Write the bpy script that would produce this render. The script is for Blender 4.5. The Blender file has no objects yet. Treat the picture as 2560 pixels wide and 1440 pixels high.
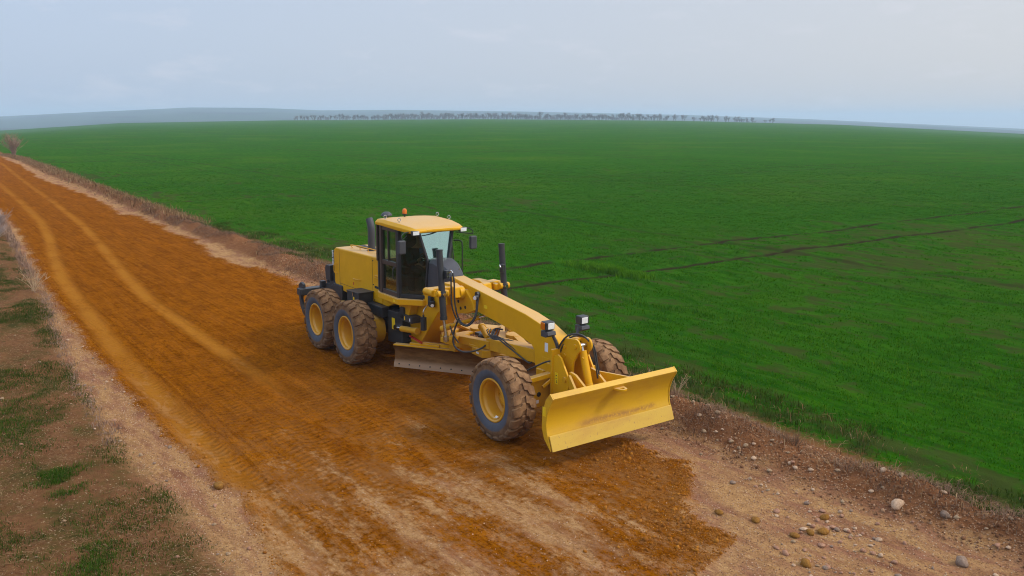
import bpy, math, random
import numpy as np
from mathutils import Vector, Matrix

random.seed(7)
rng = np.random.default_rng(11)
R = math.radians
scene = bpy.context.scene
COL = scene.collection

# ------------------------------------------------------------------ helpers
def tag(o, label=None, cat=None, group=None, kind=None):
    if label: o['label'] = label
    if cat: o['category'] = cat
    if group: o['group'] = group
    if kind: o['kind'] = kind
    return o

ORG = {}                                    # object name -> world origin of its space

def empty(name, loc, parent=None):
    o = bpy.data.objects.new(name, None)
    COL.objects.link(o)
    base = ORG[parent.name] if parent else Vector((0, 0, 0))
    o.location = Vector(loc) - base
    o.parent = parent
    o.empty_display_size = .3
    ORG[o.name] = Vector(loc)
    return o

class MB:
    """collects shapes (world coordinates) for ONE mesh object"""
    def __init__(s): s.v = []; s.f = []
    def add(s, vs, fs):
        k = len(s.v); s.v += [tuple(p) for p in vs]; s.f += [tuple(i + k for i in f) for f in fs]
        return s
    def hexa(s, p):
        return s.add(p, [(0, 3, 2, 1), (4, 5, 6, 7), (0, 1, 5, 4), (1, 2, 6, 5), (2, 3, 7, 6), (3, 0, 4, 7)])
    def box(s, c, d, rot=None):
        c = Vector(c); x, y, z = d[0] / 2, d[1] / 2, d[2] / 2
        p = [Vector(q) for q in ((-x, -y, -z), (x, -y, -z), (x, y, -z), (-x, y, -z), (-x, -y, z), (x, -y, z), (x, y, z), (-x, y, z))]
        if rot: p = [rot @ q for q in p]
        return s.hexa([c + q for q in p])
    def prism(s, poly, a0, a1, ax='y'):
        """polygon in the plane across axis ax, extruded from a0 to a1"""
        def m(p, a):
            return (p[0], a, p[1]) if ax == 'y' else ((a, p[0], p[1]) if ax == 'x' else (p[0], p[1], a))
        n = len(poly)
        vs = [m(p, a0) for p in poly] + [m(p, a1) for p in poly]
        fs = [tuple(range(n)), tuple(range(2 * n - 1, n - 1, -1))]
        fs += [(i, n + i, n + (i + 1) % n, (i + 1) % n) for i in range(n)]
        return s.add(vs, fs)
    def beam(s, p0, p1, w, h, up=(0, 0, 1), w1=None, h1=None):
        p0 = Vector(p0); p1 = Vector(p1); d = (p1 - p0).normalized(); up = Vector(up)
        sx = d.cross(up).normalized(); sz = sx.cross(d)
        w1 = w1 or w; h1 = h1 or h; ps = []
        for p, a, b in ((p0, w / 2, h / 2), (p1, w1 / 2, h1 / 2)):
            ps += [p - sx * a - sz * b, p + sx * a - sz * b, p + sx * a + sz * b, p - sx * a + sz * b]
        return s.add(ps, [(0, 3, 2, 1), (4, 5, 6, 7), (0, 1, 5, 4), (1, 2, 6, 5), (2, 3, 7, 6), (3, 0, 4, 7)])
    def cyl(s, p0, p1, r0, r1=None, n=20, cap=True):
        p0 = Vector(p0); p1 = Vector(p1); d = (p1 - p0).normalized()
        a = d.orthogonal().normalized(); b = d.cross(a); r1 = r0 if r1 is None else r1
        vs = []
        for p, r in ((p0, r0), (p1, r1)):
            vs += [p + (a * math.cos(t) + b * math.sin(t)) * r for t in [2 * math.pi * i / n for i in range(n)]]
        fs = [(i, (i + 1) % n, n + (i + 1) % n, n + i) for i in range(n)]
        if cap: fs += [tuple(range(n - 1, -1, -1)), tuple(range(n, 2 * n))]
        return s.add(vs, fs)
    def tube(s, pts, r, n=8, sub=6, rad=None):
        P = [Vector(p) for p in pts]
        if sub > 1 and len(P) > 2:
            Q = []; E = [P[0] * 2 - P[1]] + P + [P[-1] * 2 - P[-2]]
            for i in range(1, len(E) - 2):
                a, b, c, d = E[i - 1:i + 3]
                for k in range(sub):
                    t = k / sub
                    Q.append(.5 * ((2 * b) + (c - a) * t + (2 * a - 5 * b + 4 * c - d) * t * t + (3 * b - a - 3 * c + d) * t ** 3))
            Q.append(P[-1]); P = Q
        vs = []; fs = []; m = len(P); up = None
        for i, p in enumerate(P):
            d = (P[min(i + 1, m - 1)] - P[max(i - 1, 0)]).normalized()
            if up is None: up = d.orthogonal().normalized()
            up = (up - d * up.dot(d)).normalized(); b = d.cross(up)
            rr = r if rad is None else r + (rad - r) * i / (m - 1)
            vs += [p + (up * math.cos(t) + b * math.sin(t)) * rr for t in [2 * math.pi * k / n for k in range(n)]]
        for i in range(m - 1):
            fs += [(i * n + k, i * n + (k + 1) % n, (i + 1) * n + (k + 1) % n, (i + 1) * n + k) for k in range(n)]
        fs += [tuple(range(n - 1, -1, -1)), tuple(range((m - 1) * n, m * n))]
        return s.add(vs, fs)
    def lathe(s, prof, c, ax='y', n=48, closed=False):
        """prof: (radius, offset along the axis)"""
        c = Vector(c); vs = []; m = len(prof)
        for i in range(n):
            t = 2 * math.pi * i / n; ct, st = math.cos(t), math.sin(t)
            for r, a in prof:
                q = (r * ct, a, r * st) if ax == 'y' else ((a, r * ct, r * st) if ax == 'x' else (r * ct, r * st, a))
                vs.append(c + Vector(q))
        fs = []
        for i in range(n):
            j = (i + 1) % n
            for k in range(m if closed else m - 1):
                l = (k + 1) % m
                fs.append((i * m + k, j * m + k, j * m + l, i * m + l))
        return s.add(vs, fs)
    def build(s, name, mat, parent=None, bevel=0, ang=32, seg=2, smooth=True, org=None):
        o0 = ORG[parent.name] if parent else Vector(org or (0, 0, 0))
        me = bpy.data.meshes.new(name)
        me.from_pydata([Vector(p) - o0 for p in s.v], [], s.f)
        me.materials.append(mat)
        import bmesh
        b = bmesh.new(); b.from_mesh(me); bmesh.ops.recalc_face_normals(b, faces=b.faces[:]); b.to_mesh(me); b.free()
        if smooth:
            me.polygons.foreach_set('use_smooth', [True] * len(me.polygons))
            if not bevel: me.set_sharp_from_angle(angle=R(ang))
        o = bpy.data.objects.new(name, me); COL.objects.link(o)
        if parent: o.parent = parent
        else: o.location = o0
        ORG[o.name] = o0
        if bevel:
            m = o.modifiers.new('Bevel', 'BEVEL'); m.width = bevel; m.segments = seg
            m.limit_method = 'ANGLE'; m.angle_limit = R(30); m.harden_normals = True
        return o

def raw_mesh(name, V, F, mat, nper, attrs=None, smooth=False, mats=None, midx=None):
    me = bpy.data.meshes.new(name)
    V = np.asarray(V, np.float32); F = np.asarray(F, np.int32)
    me.vertices.add(len(V)); me.vertices.foreach_set('co', V.ravel())
    me.loops.add(F.size); me.loops.foreach_set('vertex_index', F.ravel())
    me.polygons.add(len(F)); me.polygons.foreach_set('loop_start', np.arange(0, F.size, nper, dtype=np.int32))
    me.update(calc_edges=True)
    for m in (mats or [mat]): me.materials.append(m)
    if midx is not None: me.polygons.foreach_set('material_index', np.asarray(midx, np.int32))
    if smooth: me.polygons.foreach_set('use_smooth', np.ones(len(F), bool))
    for k, a in (attrs or {}).items():
        at = me.attributes.new(k, 'FLOAT', 'POINT'); at.data.foreach_set('value', np.asarray(a, np.float32))
    o = bpy.data.objects.new(name, me); COL.objects.link(o); ORG[o.name] = Vector((0, 0, 0))
    return o

# ------------------------------------------------------------------ node helper
class G:
    def __init__(s, name):
        s.m = bpy.data.materials.new(name); s.m.use_nodes = True
        s.t = s.m.node_tree; s.t.nodes.clear()
        s.out = s.t.nodes.new('ShaderNodeOutputMaterial')
    def n(s, typ, **kw):
        x = s.t.nodes.new(typ)
        for k, v in kw.items(): setattr(x, k, v)
        return x
    def set(s, sock, v):
        if isinstance(v, bpy.types.NodeSocket): s.t.links.new(v, sock)
        elif v is not None:
            if sock.type == 'RGBA' and not isinstance(v, (int, float)) and len(v) == 3: v = (*v, 1)
            sock.default_value = v
    def math(s, op, a, b=None, c=None, clamp=False):
        x = s.n('ShaderNodeMath', operation=op, use_clamp=clamp)
        s.set(x.inputs[0], a)
        if b is not None: s.set(x.inputs[1], b)
        if c is not None: s.set(x.inputs[2], c)
        return x.outputs[0]
    def mix(s, f, a, b):
        x = s.n('ShaderNodeMix', data_type='RGBA')
        s.set(x.inputs[0], f); s.set(x.inputs[6], a); s.set(x.inputs[7], b)
        return x.outputs[2]
    def noise(s, vec, scale, detail=4, rough=.55, dist=0):
        x = s.n('ShaderNodeTexNoise'); s.set(x.inputs['Vector'], vec)
        x.inputs['Scale'].default_value = scale; x.inputs['Detail'].default_value = detail
        x.inputs['Roughness'].default_value = rough; x.inputs['Distortion'].default_value = dist
        return x.outputs['Fac']
    def map(s, vec, scale=(1, 1, 1), loc=(0, 0, 0), rot=(0, 0, 0)):
        x = s.n('ShaderNodeMapping'); s.set(x.inputs['Vector'], vec)
        x.inputs['Scale'].default_value = scale; x.inputs['Location'].default_value = loc; x.inputs['Rotation'].default_value = rot
        return x.outputs[0]
    def step(s, v, lo, hi):
        x = s.n('ShaderNodeMapRange', interpolation_type='SMOOTHSTEP'); s.set(x.inputs[0], v)
        s.set(x.inputs[1], lo); s.set(x.inputs[2], hi)
        return x.outputs[0]
    def attr(s, name):
        x = s.n('ShaderNodeAttribute', attribute_name=name); return x.outputs['Fac']
    def pos(s): return s.n('ShaderNodeNewGeometry').outputs['Position']
    def obj(s): return s.n('ShaderNodeTexCoord').outputs['Object']
    def sep(s, v):
        x = s.n('ShaderNodeSeparateXYZ'); s.set(x.inputs[0], v); return x.outputs
    def bump(s, h, strength=.5, dist=.02, normal=None):
        x = s.n('ShaderNodeBump'); s.set(x.inputs['Height'], h)
        x.inputs['Strength'].default_value = strength; x.inputs['Distance'].default_value = dist
        if normal: s.set(x.inputs['Normal'], normal)
        return x.outputs[0]
    def bsdf(s, color, rough=.6, metal=0, normal=None, spec=.5, coat=0, **kw):
        x = s.n('ShaderNodeBsdfPrincipled')
        s.set(x.inputs['Base Color'], color); s.set(x.inputs['Roughness'], rough); s.set(x.inputs['Metallic'], metal)
        x.inputs['Specular IOR Level'].default_value = spec; x.inputs['Coat Weight'].default_value = coat
        x.inputs['Coat Roughness'].default_value = .15
        for k, v in kw.items(): s.set(x.inputs[k.replace('_', ' ')], v)
        if normal: s.set(x.inputs['Normal'], normal)
        s.t.links.new(x.outputs[0], s.out.inputs['Surface'])
        return s.m

def simple(name, col, rough=.6, metal=0, var=.25, scale=6, spec=.5, bump=0, dirt=0, coat=0, dirtcol=(.20, .10, .045), top=0):
    g = G(name); p = g.obj()
    n1 = g.noise(p, scale, 5, .6)
    c = g.mix(g.step(n1, .3, .75), tuple(x * (1 - var) for x in col), tuple(min(1, x * (1 + var)) for x in col))
    rr = rough
    if dirt:
        n2 = g.noise(p, 2.3, 8, .68)
        zz = g.sep(g.pos())[2]
        d = g.math('ADD', g.step(n2, .46, .78), g.math('MULTIPLY', g.step(zz, 1.5, .1), .55))
        d = g.math('MULTIPLY', d, dirt, clamp=True)
        c = g.mix(d, c, dirtcol)
        rr = g.math('ADD', rough, g.math('MULTIPLY', d, .5), clamp=True)
    if top:
        nz_ = g.sep(g.n('ShaderNodeNewGeometry').outputs['Normal'])[2]
        c = g.mix(g.math('MULTIPLY', g.step(nz_, .75, .97), g.math('MULTIPLY_ADD', g.step(n1, .3, .7), .25, top)), c, (.52, .33, .14))  # upward faces paler: dust plus reflected sky put into the colour
    nm = g.bump(g.noise(p, scale * 8, 4), bump, .01) if bump else None
    return g.bsdf(c, rr, metal, nm, spec, coat)

M = {}
M['yellow'] = simple('yellow_paint', (.66, .335, .003), .45, 0, .06, 1.2, .22, .04, .16, 0, (.40, .19, .03), .62)
M['yellow_dusty'] = simple('dusty_yellow_paint', (.62, .31, .005), .5, 0, .08, 1.5, .22, .1, .6, 0, (.34, .17, .045), .5)
M['black'] = simple('black_paint', (.022, .023, .026), .5, 0, .3, 3, .5, .05, .22, 0, (.10, .07, .045))
M['grey'] = simple('dark_grey_plastic', (.052, .053, .062), .55, 0, .15, 4, .4, .05, .1, 0, (.13, .10, .08))
M['brown_frame'] = simple('brown_tinted_frame', (.050, .034, .028), .4, 0, .15, 3, .5, 0, .15, 0, (.12, .08, .05))
M['steel'] = simple('bare_steel', (.55, .53, .50), .25, 1, .1, 8)
M['rubber'] = simple('hose_rubber', (.03, .028, .028), .45, 0, .2, 9)
M['white'] = simple('white_sticker', (.72, .72, .74), .5, 0, .04, 9)
M['decal'] = simple('yellow_decal', (.80, .55, .01), .45, 0, .05, 9)
M['red'] = simple('red_paint', (.45, .02, .015), .45, 0, .15, 9)
M['interior'] = simple('black_interior', (.012, .013, .014), .7, 0, .3, 6)
M['skin'] = simple('skin', (.33, .15, .095), .55, 0, .08, 8)
M['shirt'] = simple('blue_shirt', (.07, .15, .30), .8, 0, .15, 10)
M['jacket'] = simple('dark_jacket', (.02, .018, .022), .85, 0, .25, 12)
M['hair'] = simple('dark_hair', (.015, .011, .009), .7, 0, .3, 30)
M['reflector'] = simple('lamp_reflector', (.86, .87, .88), .25, .15, .08, 30)
M['paper'] = simple('crumpled_white_paper', (.75, .74, .72), .8, 0, .06, 20)

def glass_mat(name, tint, refl, rough=.02, gcol=(1, 1, 1)):
    g = G(name)
    tr = g.n('ShaderNodeBsdfTransparent'); g.set(tr.inputs[0], tint)
    gl = g.n('ShaderNodeBsdfGlossy'); gl.inputs['Roughness'].default_value = rough; g.set(gl.inputs[0], gcol)
    lw = g.n('ShaderNodeLayerWeight'); lw.inputs[0].default_value = .35
    f = g.math('ADD', g.math('MULTIPLY', lw.outputs['Fresnel'], .4), refl, clamp=True)
    mx = g.n('ShaderNodeMixShader'); g.set(mx.inputs[0], f)
    g.t.links.new(tr.outputs[0], mx.inputs[1]); g.t.links.new(gl.outputs[0], mx.inputs[2])
    g.t.links.new(mx.outputs[0], g.out.inputs['Surface'])
    return g.m
M['glass'] = glass_mat('cab_glass', (.66, .80, .72), .02)
M['windscreen'] = glass_mat('windscreen_glass', (.45, .68, .62), .52, .04, (.62, .86, .84))
M['lens'] = glass_mat('lamp_lens', (.9, .9, .9), .12, .1)
def plastic(name, col):
    g = G(name)
    return g.bsdf(col, .2, 0, None, .6, Transmission_Weight=.35)
M['amber'] = plastic('amber_plastic', (.85, .22, .01))

# rims: yellow, slightly dusty
M['rim'] = simple('rim_paint', (.62, .30, .010), .4, 0, .06, 2, .5, .03, .12, .1)

# tyre: dusty brown tread, clean blue grey ring on the sidewall
def tyre_mat():
    g = G('dusty_tyre_rubber'); p = g.obj()
    s = g.sep(p)
    rad = g.math('SQRT', g.math('ADD', g.math('MULTIPLY', s[0], s[0]), g.math('MULTIPLY', s[2], s[2])))
    n = g.noise(p, 9, 6, .65)
    d = g.math('ADD', rad, g.math('MULTIPLY', g.math('SUBTRACT', n, .5), .05))
    w = g.step(d, .485, .525)
    clean = g.mix(n, (.058, .064, .082), (.105, .112, .130))
    # dirt is thin in a few worn patches; colour darker below the lugs' faces
    n2 = g.noise(p, 4.5, 7, .7)
    dirt = g.mix(g.step(n2, .35, .65), (.15, .075, .034), (.31, .175, .082))
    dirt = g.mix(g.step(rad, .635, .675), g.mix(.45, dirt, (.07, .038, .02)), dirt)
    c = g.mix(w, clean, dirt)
    nm = g.bump(g.noise(p, 40, 5, .7), .35, .008)
    return g.bsdf(c, .88, 0, nm, .2)
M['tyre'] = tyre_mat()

# dozer blade paint: polished, dusty streaks above the cutting edge
def blade_mat(name, base, zc):
    g = G(name); p = g.pos(); s = g.sep(p)
    n = g.noise(g.map(p, (1, .7, 2.2)), 1.6, 7, .65)
    fine = g.noise(p, 26, 4, .6)
    c = g.mix(g.math('MULTIPLY', g.step(n, .40, .70), .5), base, (.42, .20, .03))
    line = g.math('SUBTRACT', 1, g.math('MULTIPLY', g.math('ABSOLUTE', g.math('SUBTRACT', s[2], g.math('ADD', zc, g.math('MULTIPLY', g.noise(p, 3, 5), .08)))), 17), clamp=True)
    c = g.mix(g.math('MULTIPLY', g.math('MULTIPLY', line, g.step(fine, .3, .55)), g.math('MULTIPLY', g.step(s[1], -.72, -.45), g.step(s[1], 1.0, .85))), c, (.33, .15, .025))
    c = g.mix(g.math('MULTIPLY', g.step(fine, .62, .72), g.step(s[2], zc + .05, zc - .15)), c, (.30, .15, .05))
    nm = g.bump(g.noise(p, 3, 3), .08, .05)
    return g.bsdf(c, g.math('ADD', .36, g.math('MULTIPLY', n, .25)), 0, nm, .5)
M['blade'] = blade_mat('dozer_blade_paint', (.60, .335, .006), .57)

def moldboard_mat():
    g = G('worn_moldboard_steel'); p = g.pos(); s = g.sep(p)
    n = g.noise(g.map(p, (1, 1, 5)), 3, 7, .7)
    c = g.mix(g.step(n, .3, .7), (.10, .042, .010), (.20, .095, .028))
    c = g.mix(g.step(s[2], .33, .22), c, (.34, .215, .125))
    return g.bsdf(c, .6, 0, g.bump(n, .2, .01), .2)
M['moldboard'] = moldboard_mat()

# ------------------------------------------------------------------ the place: curves across the road (measured on the ground, metres)
def curve(pts): a = np.array(sorted(pts)); return lambda x: np.interp(x, a[:, 0], a[:, 1])
f_OL = curve([(-200, 1.5), (-115, -1.8), (-80, -2.9), (-55, -3.4), (-38, -3.6), (-33, -3.7), (-28.5, -3.9), (-22.8, -4.3), (-16.8, -4.7), (-13.6, -5), (-8.3, -5.25), (-3.5, -5.4), (1.5, -5.45), (4.5, -5.4), (6, -5.25), (7.3, -5.45), (12, -5.9), (30, -6)])
f_VL = curve([(-200, 1.3), (-115, -2.1), (-55, -3.8), (-32.8, -4.1), (-23, -4.6), (-14.5, -5.1), (-10, -5.3), (-4.8, -5.8), (-1.3, -6.05), (3, -6.15), (6, -6.0), (8, -6.0), (12, -6.6), (30, -7)])
f_OR = curve([(-200, 7), (-108, 3.7), (-89, 3.4), (-64.7, 2.0), (-48, 2.1), (-40, 2.1), (-32, 1.4), (-30, 1.9), (-24, 1.7), (-19.8, 1.6), (-16.4, 1.1), (-12.9, 1.1), (-10.2, 1.5), (-8, 1.3), (-4, 1.2), (0, 1.0), (8.5, .4), (8.9, .4), (9.1, .1), (9.4, .1), (9.7, -.3), (10.2, -.5), (10.5, -.7), (10.8, -.8), (11.0, -1.5), (11.5, -3.4), (13, -5), (30, -6)])
f_RL = curve([(-200, 7.6), (-113, 4.3), (-96, 4.3), (-68, 3.0), (-45, 2.8), (-35, 2.3), (-18.6, 1.9), (-10, 1.65), (-7.3, 1.9), (7.5, 1.4), (9.3, 1.3), (11, 1.4), (13.2, 1.6), (30, 2)])
f_RR = curve([(-200, 9), (-117, 5.0), (-102, 5.4), (-74, 4.8), (-50, 4.0), (-38, 3.7), (-22, 3.6), (-11, 3.8), (0, 3.3), (6.3, 3.0), (12.6, 2.85), (30, 3)])
f_TA = curve([(-115, .6), (-60, -1.4), (-42.6, -2), (-30.4, -2.6), (-24.1, -3.2), (-17.9, -3.95), (-13.3, -4.4), (-9.5, -4.6), (-5.7, -4.8), (-2.7, -4.95), (0, -5.0), (5.1, -5.1), (30, -5.2)])
f_TB = curve([(-115, 2.6), (-90, 2), (-60, .4), (-40, -.5), (-29, -1.1), (-23, -1.6), (-18, -2.1), (-12.8, -2.6), (-8.4, -2.95), (-3, -3.0), (30, -3.05)])

CAM = Vector((17.3953, -8.8276, 5.1647))
# elevation of the field's far rim and of the hills behind, against bearing (degrees)
cr_a = [90, 114.5, 124.2, 133.7, 146.4, 158.9, 168, 174.2, 200]
cr_e = [-.030, -.0152, -.0076, -.0043, -.0035, -.0055, -.0086, -.0159, -.03]
hl_a = [90, 114.5, 126.5, 133.7, 138.7, 143.8, 151.5, 156.4, 160, 164, 169, 174.1, 200]
hl_e = [-.018, -.0102, -.0016, .0021, .0036, .0050, .0062, .0053, .0075, .0075, .0029, -.0022, -.01]

def smooth01(x): x = np.clip(x, 0, 1); return x * x * (3 - 2 * x)

_perm = rng.permutation(512)
def vnoise(x, y, seed=0):
    xi = np.floor(x).astype(int); yi = np.floor(y).astype(int); xf = x - xi; yf = y - yi
    u = xf * xf * (3 - 2 * xf); v = yf * yf * (3 - 2 * yf)
    def h(a, b): return _perm[(_perm[(a + seed) & 511] + b) & 511] / 511.0
    return (h(xi, yi) * (1 - u) + h(xi + 1, yi) * u) * (1 - v) + (h(xi, yi + 1) * (1 - u) + h(xi + 1, yi + 1) * u) * v
def fbm(x, y, o=4, seed=0):
    r = 0; a = .5; t = 0
    for k in range(o): r = r + a * vnoise(x, y, seed + 17 * k); t += a; a *= .5; x = x * 2.03 + 3.1; y = y * 2.03 + 7.7
    return r / t

_fol, _for = f_OL, f_OR
def f_OL(x): x = np.asarray(x, float); return _fol(x) + (fbm(x * 1.3, x * 0 + 5, 3, 81) - .5) * .22
def f_OR(x): x = np.asarray(x, float); return _for(x) + (fbm(x * .9, x * 0 + 2, 2, 83) - .5) * .7 + (fbm(x * 3.7, x * 0 + 9, 3, 85) - .5) * .40

def ridge_profile(x, y):
    """the low scrubby bank between road and field"""
    a, b = f_RL(x), f_RR(x)
    t = (y - a) / (b - a)
    return np.where((t > -.3) & (t < 1.4), np.exp(-((t - .42) / .36) ** 2), 0)

def height(x, y):
    x = np.asarray(x, float); y = np.asarray(y, float)
    dx = x - CAM.x; dy = y - CAM.y; r = np.hypot(dx, dy)
    az = np.degrees(np.arctan2(dy, dx)); az = np.where(az < -60, az + 360, az)
    Rc = 800.
    zc = CAM.z + np.interp(az, cr_a, cr_e) * Rc
    z = zc * smooth01((r - 110) / (Rc - 110)) ** 1.0
    z = np.where(r > Rc, zc - 16 * smooth01((r - Rc) / 330), z)
    Rh = 3200.
    zh = CAM.z + np.interp(az, hl_a, hl_e) * Rh
    und = (fbm(x / 330, y / 330, 3, 5) - .5) * 12 * smooth01((r - 1150) / 300) * (1 - smooth01((r - 2500) / 500))
    z = np.where(r > 1140, (zc - 16) + (zh - zc + 16) * smooth01((r - 1140) / (Rh - 1140)) + und, z)
    z = np.where(r > Rh, zh - (r - Rh) * .012, z)
    near = 1 - smooth01((r - 60) / 60)
    # bank
    bank = ridge_profile(x, y) * (.16 + .32 * fbm(x * 1.3, y * 1.5, 4, 3)) * near
    # field: gentle undulation and drill clumps
    infield = smooth01((y - f_RR(x)) / .8)
    fld = infield * ((fbm(x * .25, y * .25, 3, 9) - .5) * .22 + (fbm(x * 1.3, y * 1.3, 3, 12) - .5) * .09) * near
    tram = 0
    for c in (-7.3, -4.0): tram = tram + np.exp(-((x - c) / .22) ** 2)
    for c in (19.6, 44.5): tram = tram + np.exp(-((y - c) / .25) ** 2)
    fld = fld - infield * tram * .07 * near
    inver = smooth01((f_VL(x) - y) / .5)
    ver = inver * ((fbm(x * .9, y * .9, 4, 21) - .45) * .16 + .04) * near
    onroad = (1 - infield) * (1 - inver)
    rut = 0
    for f, w in ((f_TA, .28), (f_TB, .28)): rut = rut - .025 * np.exp(-((y - f(x)) / w) ** 2)
    edge = np.exp(-((y - f_OL(x) - .10) / .14) ** 2) * .05 * fbm(x * 2, y * 2, 3, 4) + np.exp(-((y - f_OR(x) + .15) / .2) ** 2) * .07 * fbm(x * 2.4, y * 2.4, 3, 6)
    road = onroad * (rut + edge + (fbm(x * .5, y * 2.2, 4, 31) - .5) * .045 + (fbm(x * 4, y * 5, 3, 35) - .5) * .02) * near
    # packed flat where the machine's wheels stand
    return z + bank + fld + ver + road

# ------------------------------------------------------------------ ground sheet: one grid, its faces shared out to the surfaces
def cover_at(x, y):
    r = np.hypot(x - CAM.x, y - CAM.y); d = y - f_RR(x)
    c = fbm(x * .8, y * 2.6, 4, 41) * .42 + fbm(x * .16, y * .16, 3, 43) * .30 + fbm(x * 2.6, y * 3.4, 2, 47) * .28
    c = c + .15 * smooth01(d / 5) - .115 + .05 * smooth01((r - 30) / 60)
    # thin stand on the dry rise to the right
    c = c - .13 * np.exp(-((x - 3) / 7) ** 2 - ((y - 25) / 9) ** 2) * (1) - .10 * np.exp(-((x + 5) / 4) ** 2 - ((y - 33) / 12) ** 2)
    return c

def build_ground():
    rr = [3.0]
    while rr[-1] < 7000:
        r = rr[-1]; k = .0055 if r < 70 else (.011 if r < 700 else .02); rr.append(r * (1 + k) + .004)
    rr = np.array(rr)
    aa = np.concatenate([np.arange(-35, 100, 5.0), np.arange(100, 188, .16), np.arange(190, 325, 5.0)])
    aa = np.radians(aa)
    A, Q = np.meshgrid(aa, rr)
    X = CAM.x + Q * np.cos(A); Y = CAM.y + Q * np.sin(A)
    x = X.ravel(); y = Y.ravel(); z = height(x, y)
    nr, na = X.shape
    # hole-closing disc under the camera
    i = np.arange(nr - 1)[:, None] * na + np.arange(na)[None, :]
    j = np.roll(np.arange(na), -1)[None, :] + np.arange(nr - 1)[:, None] * na
    F = np.stack([i, j, j + na, i + na], -1).reshape(-1, 4)
    # ring wraps: the last column joins the first
    fx = x[F].mean(1); fy = y[F].mean(1); fr = np.hypot(fx - CAM.x, fy - CAM.y)
    reg = np.full(len(F), 0)                      # 0 crop_field
    reg[(fy < f_RR(fx))] = 1                      # roadside bank
    reg[(fy < f_RL(fx))] = 2                      # road
    reg[(fy < f_VL(fx))] = 3                      # verge
    reg[fr > 815] = 4                             # hills
    near = fr < 130
    ao = np.minimum(y - f_OL(x), f_OR(x) - y)
    attrs = dict(a_cover=cover_at(x, y), a_orange=ao, a_verge=f_VL(x) - y, a_bank=y - f_RL(x), a_field=y - f_RR(x), t_a=y - f_TA(x), t_b=y - f_TB(x))
    names = {0: 'crop_field', 1: 'roadside_bank', 2: 'dirt_road', 3: 'grass_verge', 4: 'hills'}
    mats = {0: M['ground'], 1: M['ground'], 2: M['ground'], 3: M['ground'], 4: M['hills']}
    for k, nm in names.items():
        sel = F[reg == k]
        used, inv = np.unique(sel, return_inverse=True)
        V = np.stack([x[used], y[used], z[used]], 1)
        F2 = inv.reshape(-1, 4)
        o = raw_mesh(nm, V, F2, mats[k], 4, {n: a[used] for n, a in attrs.items()} if k != 4 else None, smooth=True)
        tag(o, {0: 'wide green field of young crop reaching to the horizon', 1: 'low brown bank of scrub and earth between road and field', 2: 'orange dirt road with pale gravel patches and wheel tracks', 3: 'rough grassy verge with bare reddish soil left of the road', 4: 'hazy blue hills beyond the far rim of the field'}[k],
            {0: 'field', 1: 'bank', 2: 'road', 3: 'verge', 4: 'hills'}[k], kind='structure')
    # the small disc of ground under the camera
    n = 48; V = [(CAM.x, CAM.y, 0)] + [(CAM.x + 3.0 * math.cos(a), CAM.y + 3.0 * math.sin(a), 0) for a in aa]
    V = [(a, b, float(height(a, b))) for a, b, c in V]; m = len(aa)
    mb = MB(); mb.add(V, [(0, 1 + i, 1 + (i + 1) % m) for i in range(m)])
    o = mb.build('ground', M['verge_plain'], None); tag(o, 'bare soil under the viewpoint', 'ground', kind='structure')

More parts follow.
